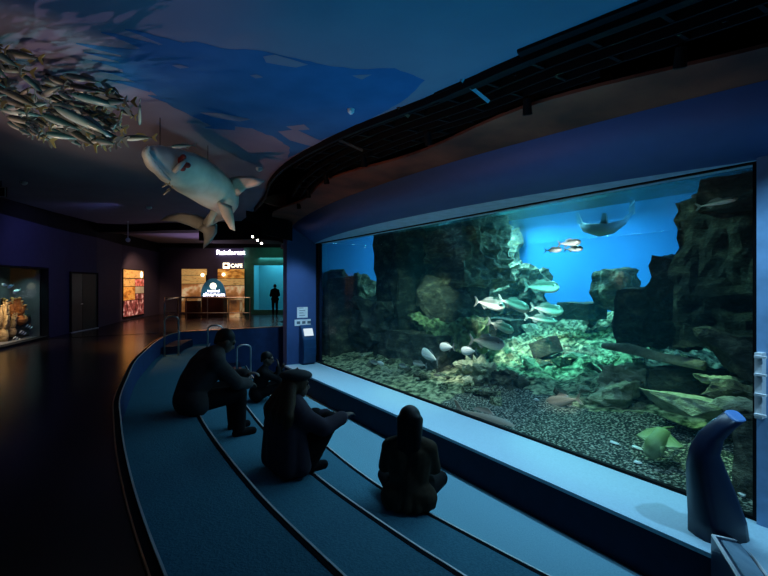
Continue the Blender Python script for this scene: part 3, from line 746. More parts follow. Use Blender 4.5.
for a in [
    ('silver fish swimming highest in the centre, above the main group', 541, 287, 8.6, 36, 'mid', S, 1, .0),
    ('leftmost silver fish at the top of the main group', 489, 304, 7.6, 31, 'mid', S, 1, -.1),
    ('large silver fish overlapping the leftmost one in the main group', 513, 304, 7.5, 32, 'mid', S, 1, -.22),
    ('silver fish with dark back at the right side of the main group', 546, 309, 8.8, 34, 'mid', S, 1, -.05),
    ('slender silver fish just below the dark-backed one in the main group', 540, 319, 8.5, 34, 'slim', S, 1, -.05),
    ('silver fish crossing in front of the dark square stone', 500, 326, 7.5, 27, 'mid', S, 1, -.2),
    ('long pale fish below the main group, left of the dark tilted stone', 486, 342, 7.1, 36, 'mid', S, 1, 0),
    ('small silver fish topmost of the three in open blue water', 569, 243, 9.0, 24, 'mid', S, 1, .0),
    ('small silver fish lowest left of the three in open blue water', 553, 250, 9.0, 18, 'mid', S, 1, .0),
    ('small silver fish lower right of the three in open blue water', 573, 249, 9.3, 20, 'mid', S, 1, .0),
    ('bright white fish low in front of the left dark rock base', 430, 356, 6.3, 17, 'deep', 'fish_white', -1, .25),
    ('rounded white fish above the coral-covered boulder', 447, 347, 6.5, 15, 'deep', 'fish_white', -1, -.1),
    ('pale fish right of the rounded white fish above the boulder', 469, 351, 6.6, 16, 'deep', 'fish_white', -1, -.1),
    ('small dim fish just below the bright white fish', 420, 364, 6.2, 14, 'mid', S, -1, .0),
    ('small fish close to the rubble below the bright white fish', 436, 377, 6.6, 14, 'mid', S, 1, .1),
    ('tiny fish leftmost near the rubble by the dark base', 373, 362, 6.0, 9, 'mid', S, 1, .0),
    ('tiny white fish at the lower left of the dark base', 379, 363, 6.1, 9, 'mid', 'fish_white', 1, 0),
    ('tiny fish between the dark base and the small dim fish', 404, 366, 6.2, 9, 'mid', S, -1, 0),
    ('sleek silver fish in front of the dark overhang at upper right', 716, 203, 6.7, 44, 'slim', S, 1, .1),
    ('dark fish above the sleek silver one at upper right', 701, 195, 6.75, 20, 'mid', 'fish_dark', -1, 0),
    ('faint blue fish hanging upright in the upper blue water', 631, 205, 10.5, 8, 'slim', 'fish_pale_blue', 1, 1.2),
    ]:
    lab, x, y, p, px, kind, m, hd, dz = a
    tank_fish('fish', lab, x, y, p, px, kind, m, SF if m != 'fish_dark' else 'fish_dark', hd, dz)
tank_fish('brown_fish', 'brown fish swimming down to the left above the gravel', 563, 401, 6.7, 36, 'mid', 'fish_brown', 'fish_brown', -1, -.32)
tank_fish('long_fish', 'long dark brown fish lying along the foot of the big window', 484, 418, 5.55, 62, 'slim', 'fish_brown', 'fish_brown', 1, -.02, bend=-.05)
for i, (x, y, p, px, rz) in enumerate([(637, 419, 6.0, 12, 0), (655, 418, 6.0, 22, .1), (614, 427, 5.95, 9, .3), (638, 449, 5.65, 8, .2), (742, 433, 5.7, 8, 0), (536, 392, 6.6, 6, 0), (485, 379, 6.5, 5, 0)]):
    c = onp(x, y, p); s_, p_ = to_sp(c); c.z = hbed(s_, p_) + .02
    bm = rock_bm((px*c.y/F*1.2, .06, .05), 80+i, n=20, cuts=3, amp=.1, blocky=0)
    bm.transform(Matrix.Translation(c) @ Matrix(((WX, NX, 0, 0), (WY, NY, 0, 0), (0, 0, 1, 0), (0, 0, 0, 1))))
    tag(obj('white_shell', bm, 'fish_white'), ['short white shell left of the long white one on the gravel', 'longest white shell on the gravel near the green ray', 'white shell farthest left on the gravel below the stone tongue', 'white shell at the left foot of the green ray', 'white shell at right beside the curved horn', 'white chip on gravel above the brown fish', 'tiny white chip beside the coral-covered boulder'][i], 'shell')
# green ray-like fish on the gravel
c = onp(661, 440, 5.85); s_, p_ = to_sp(c)
g = empty('green_ray', c, 0, 'green ray with raised wings resting on the dark gravel', 'ray')
bm = B(); capsule(bm, onp(652, 451, 5.74), onp(659, 431, 5.95), .10, .06, 14); capsule(bm, onp(655, 445, 5.75), onp(663, 436, 5.9), .12, .10, 14)
blob('body', bm, 'fish_green', g, .02, 6)
_b = bpy.context.scene.objects['body'] if False else g.children[0]
_b.data.transform(wm(g).inverted())
def rayfin(nm, pts, th):
    bm = B(); n_ = Vector((.1, -.75, .65)).normalized()*th
    a_ = [bm.verts.new(p+n_) for p in pts]; b_ = [bm.verts.new(p-n_) for p in pts]
    bm.faces.new(a_); bm.faces.new(b_[::-1]); k = len(a_)
    for i in range(k): bm.faces.new((a_[i], b_[i], b_[(i+1) % k], a_[(i+1) % k]))
    return obj(nm, bm, 'fish_green', g)
rayfin('wing', [onp(636, 435, 5.75), onp(646, 429, 5.9), onp(659, 427, 5.95), onp(657, 440, 5.78), onp(650, 444, 5.76)], .012)
rayfin('wing', [onp(683, 447, 5.75), onp(674, 449, 5.76), onp(662, 446, 5.76), onp(659, 430, 5.92), onp(668, 433, 5.92)], .012)
for q in (649, 661):
    bm = B(); tube(bm, [onp(q, 446, 5.72), onp(q+.5, 452, 5.71), onp(q+1.5, 456.5, 5.71)], [.04, .03, .012], 8); obj('pelvic_fin', bm, 'fish_green', g, smooth=True)
bm = B(); tube(bm, [onp(660, 431, 5.95), onp(666, 428, 6.15), onp(674, 427, 6.35)], [.035, .02, .008], 8); obj('tail', bm, 'fish_green', g, smooth=True)
def spdir_(a): return a
# pale shark gliding in the blue
sp_pts = [onp(578, 222, 10.6), onp(586, 228, 10.5), onp(600, 230, 10.4), (onp(612, 228, 10.5)), onp(624, 222, 10.8), onp(632, 212, 11.2)]
sh = empty('shark', sp_pts[2], 0, 'pale shark gliding with raised fins in the upper blue water', 'shark')
bm = B(); tube(bm, sp_pts, [.02, .12, .17, .14, .07, .03], 10); obj('body', bm, 'shark_blue', sh, smooth=True)
def plate(pts, th):
    bm = B(); n_ = spdir(0, th, 0)
    a_ = [bm.verts.new(p+n_) for p in pts]; b_ = [bm.verts.new(p-n_) for p in pts]
    bm.faces.new(a_); bm.faces.new(b_[::-1]); k = len(a_)
    for i in range(k): bm.faces.new((a_[i], b_[i], b_[(i+1) % k], a_[(i+1) % k]))
    return bm
obj('dorsal_fin', plate([onp(600, 226, 10.4), onp(603, 213, 10.4), onp(606, 213, 10.4), onp(608, 226, 10.4)], .03), 'fish_dark', sh)
obj('pectoral_fin', plate([onp(578, 224, 10.5), onp(576, 213, 10.5), onp(578, 212, 10.5), onp(583, 224, 10.5)], .03), 'shark_blue', sh)
obj('tail_fin', plate([onp(629, 216, 11.2), onp(631, 198, 11.3), onp(634, 198, 11.3), onp(635, 214, 11.2)], .02), 'shark_blue', sh)
R = math.radians
# ================================================================== HANGING SCULPTURES
# shark
def sr(px, d): return px*d/F
_sp = [(147, 151, 4.35, 3), (151, 154.5, 4.42, 9), (160, 160, 4.6, 14.5), (175, 167, 4.85, 19), (193, 176, 5.2, 21.5), (211, 188, 5.6, 20), (223, 199, 6.0, 15.5), (222, 209, 6.3, 10), (214, 217, 6.6, 6), (207, 223, 6.9, 4)]
spine = [ond(x, y, d) for x, y, d, r_ in _sp]
rad = [sr(r_, d) for x, y, d, r_ in _sp]
sh = empty('shark_sculpture', spine[3], 0, 'large pale shark sculpture hanging from the ceiling with red mouth', 'sculpture')
# resample the spine smoothly
def cat_pts(P, R, m=5):
    oP, oR = [], []
    for i in range(len(P)-1):
        p0, p1, p2, p3 = P[max(i-1, 0)], P[i], P[i+1], P[min(i+2, len(P)-1)]
        for k in range(m):
            t = k/m
            oP.append(.5*((2*p1)+(p2-p0)*t+(2*p0-5*p1+4*p2-p3)*t*t+(3*p1-p0-3*p2+p3)*t**3)); oR.append(R[i]+(R[i+1]-R[i])*(3*t*t-2*t**3))
    return oP+[P[-1]], oR+[R[-1]]
P, R_ = cat_pts(spine, rad)
bm = B(); tube(bm, P, R_, 20)
obj('body', bm, 'shark_skin', sh, smooth=True)
def fin3(name, pts, m, parent, th=.02):
    """thick blade through 3D outline points"""
    bm = B(); pts = [Vector(p) for p in pts]
    n = (pts[1]-pts[0]).cross(pts[-1]-pts[0]).normalized()*th
    ctr = sum(pts, Vector())/len(pts)
    a = [bm.verts.new(p) for p in pts]; u = bm.verts.new(ctr+n); v = bm.verts.new(ctr-n); k = len(a)
    inner = [(bm.verts.new(p.lerp(ctr, .35)+n*.9), bm.verts.new(p.lerp(ctr, .35)-n*.9)) for p in pts]
    for i in range(k):
        j = (i+1) % k
        bm.faces.new((a[i], a[j], inner[j][0], inner[i][0])); bm.faces.new((a[j], a[i], inner[i][1], inner[j][1]))
        bm.faces.new((inner[i][0], inner[j][0], u)); bm.faces.new((inner[j][1], inner[i][1], v))
    return obj(name, bm, m, parent, smooth=True)
fin3('pectoral_fin', [ond(230, 178, 5.7), ond(238, 176, 5.65), ond(252, 176, 5.6), ond(265, 181, 5.6), ond(258, 186, 5.65), ond(246, 189, 5.7), ond(238, 196, 5.8), ond(230, 194, 5.8)], 'shark_skin', sh, .03)
fin3('pectoral_fin', [ond(216, 200, 5.5), ond(224, 203, 5.45), ond(232, 206, 5.5), ond(234, 218, 5.5), ond(235, 231, 5.5), ond(230, 229, 5.5), ond(222, 216, 5.5)], 'shark_skin', sh, .03)
fin3('tail_fin', [ond(208, 220, 6.85), ond(196, 214, 6.9), ond(180, 212.5, 6.95), ond(168, 215, 7.0), ond(159, 221, 7.0), ond(176, 221.5, 7.0), ond(190, 226, 6.95), ond(204, 233, 6.9)], 'shark_skin', sh, .03)
fin3('tail_fin', [ond(198, 228, 6.86), ond(207, 222, 6.86), ond(217, 224, 6.86), ond(217, 233, 6.9), ond(212, 241, 6.95), ond(203, 249, 7.0), ond(204, 240, 6.95), ond(203, 233, 6.9)], 'shark_skin', sh, .03)
fin3('pelvic_fin', [ond(212, 206, 6.0), ond(218, 212, 6.0), ond(212, 224, 6.0), ond(206, 228, 6.0), ond(208, 216, 6.0)], 'shark_skin', sh, .02)
bm = B(); jaw = []
tube(bm, [ond(149, 146, 4.22), ond(146, 153, 4.22), ond(152, 163, 4.30), ond(160, 172, 4.42), ond(170, 180, 4.55)], [.015, .03, .035, .03, .012], 8); obj('jaw', bm, 'shark_skin', sh, smooth=True)
bm = B()
for i in range(16):
    a = rnd.uniform(0, 6.28); r_ = rnd.uniform(0, 1)
    ball(bm, ond(182 + 7*r_*math.cos(a), 163 + 9*r_*math.sin(a), 4.64 + .05*rnd.random()), (.035, .02, .03), seg=6, rings=5)
obj('red_mouth', bm, 'red', sh, smooth=True)
bm = B(); tube(bm, [ond(174, 172, 4.62), ond(179, 167, 4.60), ond(186, 160, 4.62)], [.02, .03, .015], 6); obj('tooth_row', bm, 'shark_skin', sh, smooth=True)
bm = B()
for q in (P[10], P[24]): tube(bm, [q+Vector((0, 0, .1)), Vector((q.x, q.y, CZ))], .004, 5)
obj('hanging_wire', bm, 'black_metal', sh)
# fish around the shark and the mackerel school
mk = []
for m in ('mackerel', 'mackerel_teal'):
    o = make_fish('mackerel_sculpture', .42, 'slim', m, 'fin_yellow' if m == 'mackerel' else 'fin_grey', None, bend=.03)
    mk.append(o)
LAB = 'silver-green mackerel sculpture hanging in the dense school at upper left'
used = [False, False]
def put_mk(x, y, d, hd, label, group, sc=1., roll=0., k=0):
    src = mk[k]
    e = orient(hd, roll=roll)
    if not used[k]:
        used[k] = True; o = src; o.location = ond(x, y, d); o.rotation_euler = e; tag(o, label, 'fish sculpture', group)
    else:
        o = dup(src, ond(x, y, d), e, label, group)
        if not group and 'group' in o: del o['group']
    o.scale = (sc, sc, sc)
    return o
def img_dir(dx, dy, dd):         # a heading given as a lean to the right / down / away
    return Vector((dx, dd, -dy))
GR = 'mackerel school hung from the ceiling'
rs = random.Random(5)
n = 0; tries = 0
# the school: heads up-left, tails down-right, in a band falling to the right
while n < 110 and tries < 3000:
    tries += 1
    x = rs.uniform(-16, 118); 
    lo = 40 + max(0, x)*.46; hi = 128 + max(0, x)*.22
    if x > 95: lo, hi = 92, 146
    y = rs.uniform(lo, hi)
    if x < 20 and y > 122: continue
    d = rs.uniform(3.0, 3.9)
    if (HY-y)/F*d > 1.62: continue
    hd = img_dir(-1, rs.gauss(-.42, .22), rs.gauss(.25, .35))
    put_mk(x, y, d, hd, LAB, GR, rs.uniform(.62, 1.02), rs.uniform(-.5, .5), rs.random() < .45)
    n += 1
put_mk(140, 138, 3.6, img_dir(-1, -.02, .1), 'mackerel sculpture trailing alone just left of the shark snout', None, .72)
put_mk(184, 146, 4.2, img_dir(-1, .02, .1), 'teal mackerel sculpture hanging just above the shark head', None, .62, 0, 1)
put_mk(140, 112, 3.6, img_dir(-.1, 1, .1), 'mackerel sculpture hanging nose down, right of the school', None, .5, 0, 1)
put_mk(129, 114, 3.5, img_dir(-1, -.5, .6), 'mackerel with yellow tail at the right tip of the school', None, .6)
put_mk(168, 191, 4.3, img_dir(-1, .5, .5), 'small mackerel sculpture close under the jaw of the shark', None, .38)
put_mk(166, 185, 4.35, img_dir(-1, .2, .6), 'second small mackerel touching the lower jaw of the shark', None, .34)
# ================================================================== CEILING RING EQUIPMENT
def arcrow(off, z0, z1, w, s0, s1, n=40):
    bm = B()
    strip(bm, [[SP(s, edge(s)+off, z0), SP(s, edge(s)+off+w, z0), SP(s, edge(s)+off+w, z1), SP(s, edge(s)+off, z1)] for s in frange(s0, s1, n)])
    return bm
tag(obj('ceiling_edge_rail', arcrow(-.01, 2.93, 3.0, .04, .2, 10.2), 'black_metal'), 'thin dark rail along the curved edge of the main ceiling', 'rail')
for off, s0, s1, lab in ((.22, .5, 6.4, 'dark cable tray nearest the main ceiling edge'), (.55, 1.0, 8.5, 'dark cable tray in the middle of the ceiling gap'), (.85, 2.2, 9.5, 'dark cable tray nearest the brown ceiling ring')):
    r = empty('cable_tray', SP((s0+s1)/2, edge((s0+s1)/2)+off, 3.03), 0, lab, 'cable tray')
    for q in (0, .16):
        obj('side_rail', arcrow(off+q, 3.02, 3.09, .02, s0, s1), 'black_metal', r)
    for s in frange(s0+.1, s1-.1, int((s1-s0)/.4)): obj('rung', sbox(B(), s, s+.03, edge(s)+off+.01, edge(s)+off+.17, 3.025, 3.04), 'black_metal', r)
    for s in frange(s0+.3, s1-.3, 4): obj('hanger', sbox(B(), s, s+.02, edge(s)+off+.08, edge(s)+off+.10, 3.03, 3.75), 'black_metal', r)
for i, (x0, y0, x1, y1, m, lab) in enumerate([(461, 79, 488, 101, 'grey_panel', 'pale short batten crossing the ceiling gap'), (337, 139, 362, 150, 'brown', 'brown cross batten above the left part of the window'), (398, 107, 408, 116, 'brown', 'small brown batten in the ceiling gap')]):
    a, b = onz(x0, y0, 3.0), onz(x1, y1, 3.0)
    bm = B(); tube(bm, [a, b], .022, 4); tag(obj('batten', bm, m), lab, 'batten')
def panel_gap(x0, y0, x1, y1, x2, y2, x3, y3, z, lab, m='black'):
    pts = [onz(x0, y0, z), onz(x1, y1, z), onz(x2, y2, z), onz(x3, y3, z)]
    bm = B(); prism(bm, [(p.x, p.y) for p in pts], z, z+.04); tag(obj('ceiling_flap', bm, m), lab, 'panel')
panel_gap(434, 95, 520, 58, 530, 66, 440, 103, 2.98, 'dark flap sticking past the ceiling edge near the pale batten')
panel_gap(517, 53, 660, -4, 700, 0, 526, 66, 2.975, 'long dark flap along the ceiling edge at top right')
# spotlights hanging in the ring, mostly dark
def spot_can(loc, aim, label, on=False, group=None, sc=1.):
    r = empty('spotlight', loc, 0, label, 'spotlight', group)
    d = (Vector(aim)-Vector(loc)).normalized(); loc = Vector(loc)
    bm = B(); tube(bm, [loc - d*.07*sc, loc + d*.07*sc], [.035*sc, .045*sc], 12); obj('can', bm, 'black_metal', r)
    bm = B(); tube(bm, [loc + d*.066*sc, loc + d*.074*sc], .036*sc, 12); obj('lens', bm, 'lamp_white' if on else 'eye', r).parent = r.children[0]
    bm = B(); tube(bm, [loc - d*.03*sc, Vector((loc.x, loc.y, loc.z+.15*sc))], .01*sc, 6); obj('stem', bm, 'black_metal', r)
    return r
for i, (x, y) in enumerate([(253, 236), (258, 239.5), (262, 242.5)]):
    c = ond(x, y, 11.7 + .25*i)
    spot_can(c, c + Vector((.02, -.5, -.25)), ['leftmost of three lit spots under the dark beam', 'middle one of three lit spots under the dark beam', 'rightmost of three lit spots under the dark beam'][i], True, sc=.8)
for i, s in enumerate((1.6, 2.8, 4.0, 5.2, 6.4, 7.6, 8.8)):
    spot_can(SP(s, edge(s)+.75, 2.93), SP(s+.3, edge(s)+1.2, 1.0), 'unlit black spotlight in the dark ceiling gap', False, 'unlit spotlights in the ceiling gap')
# dark ring end: tilted panels
for i, (x0, y0, x1, y1, dpt, lab) in enumerate([(246, 196, 262, 226, 10.4, 'dark tilted panel at the outer left end of the ceiling ring'), (262, 206, 288, 240, 11.0, 'dark panel hanging beside the pillar top'), (262, 192, 286, 208, 9.6, 'brownish panel above the dark ring end')]):
    a, b, c_, d_ = ond(x0, y0+6, dpt), ond(x1, y0, dpt+.4), ond(x1, y1, dpt+.4), ond(x0, y1-6, dpt)
    bm = B(); hexa(bm, [d_, c_, c_+Vector((.05, .3, 0)), d_+Vector((.05, .3, 0)), a, b, b+Vector((.05, .3, 0)), a+Vector((.05, .3, 0))])
    tag(obj('ring_panel', bm, ['black', 'black', 'brown'][i]), lab, 'panel')
# small ceiling fittings
def fitting(x, y, lab, z=CZ, r=.035, m='white'):
    c = onz(x, y, z); bm = B()
    tube(bm, [c, c-Vector((0, 0, .03)), c-Vector((0, 0, .05))], [r, r*.9, r*.4], 12)
    tag(obj('smoke_detector', bm, m), lab, 'smoke detector')
fitting(351, 109, 'small pale detector on the ceiling near the ring edge', r=.035)
fitting(24, 182, 'small pale detector on the ceiling at far left', r=.05)
fitting(149, 207, 'small pale detector on the ceiling left of the shark tail', r=.06)
fitting(259, 168, 'small pale detector on the ceiling right of the shark fin', r=.05)
c = onz(168, 222, CZ-.02)
c = ond(128, 240, 12.2); r = empty('wall_camera', c, 0, 'small white camera dome hanging before the left wall', 'camera')
bm = B(); ball(bm, c, .06); obj('dome', bm, 'white', r, smooth=True); bm = B(); tube(bm, [c, Vector((c.x, c.y, 3.0))], .012, 6); obj('stem', bm, 'white', r)
# exit sign box at left edge
c = ond(2, 192, 7.4); r = empty('exit_sign', c, 0, 'small dark box sign with pale outline hanging at the left edge', 'sign')
bm = B(); xbox(bm, c.x-.12, c.x+.06, c.y, c.y+.03, c.z-.08, c.z+.08); obj('panel', bm, 'door_dark', r)
bm = B()
for q in ((-.12, .06, -.08, -.07), (-.12, .06, .07, .08), (.05, .06, -.08, .08), (-.12, -.11, -.08, .08)): xbox(bm, c.x+q[0], c.x+q[1], c.y-.01, c.y, c.z+q[2], c.z+q[3])
obj('outline', bm, 'white', r)
bm = B(); tube(bm, [c+Vector((-.03, .015, .08)), Vector((c.x-.03, c.y+.015, CZ))], .008, 6); obj('stem', bm, 'black_metal', r)
# ================================================================== LEFT WALL: NICHE WITH CORALS, POSTER
Mn, Ln = wall_frame(WL[1], WL[3])
A_, B_ = Vector((*WL[1], 0)), Vector((*WL[3], 0))
def nb(x0, x1, y0, y1, z0, z1): 
    return xbox(B(), x0, x1, y0, y1, z0, z1, Mn)
bm = B(); xbox(bm, -.1, Ln, .75, .85, 0, 1.9, Mn); xbox(bm, -.1, 0, .13, .75, 0, 1.9, Mn); xbox(bm, Ln-.02, Ln+.1, .16, .75, 0, 1.9, Mn); xbox(bm, 0, Ln, .16, .75, -.1, .06, Mn); xbox(bm, 0, Ln, .16, .75, 1.75, 1.9, Mn)
struct('wall_niche', bm, 'niche')
w3 = empty('window_3', A_.lerp(B_, .5)); w3['kind'] = 'structure'
bm = B(); xbox(bm, 0.02, Ln-.02, .10, .12, .05, 1.68, Mn); obj('pane', bm, 'glass', w3)
bm = B(); xbox(bm, 0.0, Ln, -.02, .13, 1.65, 1.69, Mn); xbox(bm, Ln-.02, Ln+.01, -.02, .13, .05, 1.68, Mn); xbox(bm, 0, Ln, -.04, .13, .02, .06, Mn); obj('window_frame', bm, 'wall_black', w3)
light('AREA', 'niche_lamp', Mn @ Vector((Ln-1.5, .3, 1.72)), Mn @ Vector((Ln-1.5, .45, 0)), 15, (1., .8, .55), size=.25, spread=R(100))
light('AREA', 'niche_lamp', Mn @ Vector((Ln-.4, .3, 1.72)), Mn @ Vector((Ln-.4, .45, 0)), 3, (.4, .9, .85), size=.2, spread=R(100))
def nx(x, depth=.4):              # picture column to distance along the niche
    d0 = A_ + Vector(Mn.col[1][:3])*depth; dirn = Vector(Mn.col[0][:3])
    k = (x-CX)/F; # (ax+t dx) = k (ay + t dy)
    return (k*d0.y - d0.x)/(dirn.x - k*dirn.y)
def npt(x, y, depth=.4):
    t = nx(x, depth); q = Mn @ Vector((t, depth, 0)); q.z = EYE - (y-HY)/F*q.y; return q
def coral_bm(c, w, h, seed, branches=9):
    r = random.Random(seed); bm = B()
    for i in range(branches):
        a = r.uniform(0, 6.28); k = r.uniform(.2, 1)
        tip = c + Vector((math.cos(a)*w*.5*k, math.sin(a)*w*.4*k, h*r.uniform(.6, 1)))
        base = c + Vector((math.cos(a)*w*.15, math.sin(a)*w*.12, 0)); mid = base.lerp(tip, .55)+Vector((r.uniform(-.03, .03), 0, .03))
        tube(bm, [base, mid, tip], [w*.10, w*.11, w*.05], 7); ball(bm, tip, w*.075, seg=7, rings=5)
        ball(bm, mid, w*.12, seg=7, rings=5)
    ball(bm, c + Vector((0, 0, h*.1)), (w*.45, w*.35, h*.25), seg=10, rings=7)
    return bm
for x, y0, y1, wpx, m, lab, sd in [(2, 346, 300, 9, 'coral_tan', 'tall tan coral column at the left edge of the niche tank', 1), (16, 322, 296, 16, 'coral_orange', 'bright orange branching coral in the niche tank', 2), (28, 327, 306, 12, 'coral_orange', 'small orange coral clump right of the bright one', 3), (38, 325, 305, 9, 'coral_tan', 'tan coral at the right of the orange corals', 4), (39, 344, 322, 9, 'coral_green', 'green leafy coral in the right bottom of the niche tank', 5), (10, 334, 312, 9, 'coral_tan', 'tan coral below the bright orange coral', 6)]:
    c = npt(x, y0, .45); t = npt(x, y1, .45)
    if c.z < .08: c.z = .08
    tag(obj('coral', coral_bm(c, wpx*c.y/F*1.5, t.z-c.z, sd, 12), m, smooth=True), lab, 'coral')
bm = rock_bm((1.7, .35, .5), 91, n=30, cuts=6, amp=.2, blocky=.3)
c = npt(26, 334, .52); c.z = .34
bm.transform(Matrix.Translation(c) @ Mn.to_3x3().to_4x4()); tag(obj('reef_rock', bm, 'rock_dark'), 'dark reef rock at the bottom of the niche tank', 'rock')
for x, y, px, m, lab in [(17, 291, 9, 'fish_white', 'white fish above the orange coral in the niche tank'), (33, 294, 13, 'fish_pale_blue', 'blue-white fish at the right of the niche tank'), (11, 286, 8, 'fish_pale_blue', 'pale blue fish highest in the niche tank'), (5, 285, 7, 'fish_pale_blue', 'pale fish at the upper left of the niche tank')]:
    c = npt(x, y, .4); o = make_fish('reef_fish', px*c.y/F*1.6, 'mid', m, 'fin_grey', None); o.location = c
    o.rotation_euler = orient(Vector(Mn.col[0][:3])*(1 if x > 20 else -1) + Vector((0, 0, -.2 if x > 8 else .1))); tag(o, lab, 'fish')
for i in range(9):
    x = 14 + i*2.1; y = 338 - i*2.0 + (i % 3)*3
    c = npt(x, y, .30); o = make_fish('striped_fish', .17, 'slim', 'fish_white', 'fin_grey', None, eyes=False); o.location = c
    o.rotation_euler = orient(Vector(Mn.col[0][:3]) + Vector((0, 0, .35))); tag(o, 'tiny white fish in the diagonal shoal at the bottom of the niche tank', 'fish', 'tiny shoal in the niche tank')
# lit poster on the left wall
Mp, Lp = wall_frame(WL[6], WL[7])
def pt(x):                       # distance along that wall for a picture column
    a = Vector((*WL[6], 0)); dirn = Vector(Mp.col[0][:3]); k = (x-CX)/F
    return (k*a.y - a.x)/(dirn.x - k*dirn.y)
u0, u1 = pt(122.5), pt(143)
po = empty('lit_poster', Mp @ Vector(((u0+u1)/2, 0, .1)), 0, 'tall lit orange and red picture board on the left wall', 'poster')
bm = B(); xbox(bm, u0-.03, u1+.03, -.03, .0, .08, 1.84, Mp); obj('backing', bm, 'wall_black', po)
def tile(a, b, z0, z1, m, nm='picture'):
    bm = B(); xbox(bm, u0+(u1-u0)*a, u0+(u1-u0)*b, -.045, -.03, z0, z1, Mp); return obj(nm, bm, m, po)
tile(0, .96, 1.52, 1.81, 'photo_sand', 'title_strip'); tile(0, .52, 1.22, 1.49, 'photo_sand', 'text_panel'); tile(.55, .98, 1.22, 1.49, 'photo_red'); tile(0, .52, .72, 1.20, 'photo_orange'); tile(.55, .98, .95, 1.20, 'paper', 'text_panel'); tile(0, .98, .14, .70, 'photo_dark'); tile(.55, .98, .72, .93, 'photo_dark')
bm = B(); ball(bm, Mp @ Vector((u0+(u1-u0)*.84, -.05, 1.66)), (.05, .05, .12), seg=10, rings=8); obj('lamp_spot', bm, 'sign_warm', po)
# ================================================================== REAR EXHIBIT
def rx(x, y, Y=YR-.04): return ond(x, y, Y)
def board(name, x0, x1, y0, y1, m, label, rows=None, extra=None):
    a, b = rx(x0, y1), rx(x1, y0)
    r = empty(name, Vector(((a.x+b.x)/2, YR-.05, a.z)), 0, label, 'picture board')
    bm = B(); xbox(bm, a.x, b.x, YR-.06, YR, a.z, b.z); obj('backing', bm, 'wall_black', r)
    for (fx0, fx1, fy0, fy1, mm) in rows:
        bm = B(); xbox(bm, a.x+(b.x-a.x)*fx0, a.x+(b.x-a.x)*fx1, YR-.075, YR-.06, a.z+(b.z-a.z)*fy0, a.z+(b.z-a.z)*fy1); obj('picture', bm, mm, r)
    return r
board('picture_board', 182, 207, 269, 312, 'x', 'lit brown and orange picture board left of the round sign', [(0, 1, .86, 1, 'photo_sand'), (0, .96, .66, .85, 'photo_sand'), (0, .96, .36, .65, 'photo_brown'), (0, .96, .0, .34, 'photo_brown')])
board('picture_board', 218, 244.5, 269, 312, 'x', 'lit yellow and brown picture board right of the round sign', [(0, 1, .78, 1, 'photo_orange'), (0, 1, .62, .77, 'photo_sand'), (0, 1, .34, .61, 'photo_brown'), (0.05, 1, .0, .32, 'photo_brown')])
for x, y, lab, on in ((202.5, 275, 'warm glowing lamp on the left picture board', 1), (223.5, 274.5, 'warm glowing lamp on the right picture board', 1)):
    c = rx(x, y, YR-.16); bm = B(); ball(bm, c, .07, seg=10, rings=8); tag(obj('glow_lamp', bm, 'sign_warm', smooth=True), lab, 'lamp')
# round sign (half disc on a counter)
c = rx(213.3, 295, 18.2); Rr = 12.2*18.2/F
rs_ = empty('round_sign', Vector((c.x, c.y, 0)), 0, 'round blue sign with pale disc and white lettering between the picture boards', 'sign')
bm = B(); pts = [Vector((c.x + Rr*math.cos(a), 0, c.z + Rr*1.35*math.sin(a))) for a in frange(-.12, math.pi+.12, 28)]
a = [bm.verts.new(Vector((p.x, c.y-.03, p.z))) for p in pts]; b = [bm.verts.new(Vector((p.x, c.y+.05, p.z))) for p in pts]
bm.faces.new(a); bm.faces.new(b[::-1])
for i in range(len(a)): bm.faces.new((a[i], b[i], b[(i+1) % len(a)], a[(i+1) % len(a)]))
obj('disc', bm, 'sign_blue', rs_)
bm = B(); q = rx(213.2, 286, c.y-.04); tube(bm, [q, q-Vector((0, .02, 0))], .125, 20); obj('pale_disc', bm, 'sign_warm', rs_).parent = rs_.children[0]
def RM(q): return Matrix.Translation(q) @ Matrix.Rotation(math.pi/2, 4, 'X')
textmesh('lettering', 'istanbul', .16, 'neon', rs_, RM(rx(213.5, 291, c.y-.045)))
textmesh('lettering', 'akvaryum', .23, 'neon', rs_, RM(rx(214, 294.6, c.y-.045)))
bm = B(); xbox(bm, c.x-Rr*.9, c.x+Rr*.9, c.y-.1, c.y+.35, 0, c.z-.05); obj('counter', bm, 'brown', rs_)
# neon words above, small sign
ns_ = empty('neon_sign', rx(231, 253), 0, 'white glowing word sign high on the rear wall', 'sign')
textmesh('lettering', 'Rainforest', .30, 'neon', ns_, RM(rx(230.6, 252.6, YR-.09)), .02)
a, b = rx(223.5, 268.5), rx(229.5, 263)
cs = empty('cafe_sign', a, 0, 'small warm glowing sign with square icon above the right board', 'sign')
bm = B(); xbox(bm, a.x, b.x, YR-.1, YR-.04, a.z, b.z); obj('icon_box', bm, 'sign_warm', cs)
bm = B(); xbox(bm, a.x+.05, b.x-.05, YR-.11, YR-.1, a.z+.08, b.z-.05); obj('icon_mark', bm, 'red', cs).parent = cs.children[0]
textmesh('lettering', 'CAFE', .22, 'sign_warm', cs, RM(rx(236.5, 265.8, YR-.1)), .02)
for i, (x0, x1, y0, lab) in enumerate([(230, 240, 300, 'mosaic display plinth behind the glass barrier at right'), (186, 198, 301, 'brown display plinth behind the glass barrier at left')]):
    a, b = ond(x0, 314, 17.6), ond(x1, y0, 17.6)
    bm = B(); xbox(bm, a.x, b.x, 17.5, 17.9, 0, b.z); tag(obj('display_plinth', bm, ['photo_brown', 'brown'][i]), lab, 'plinth')
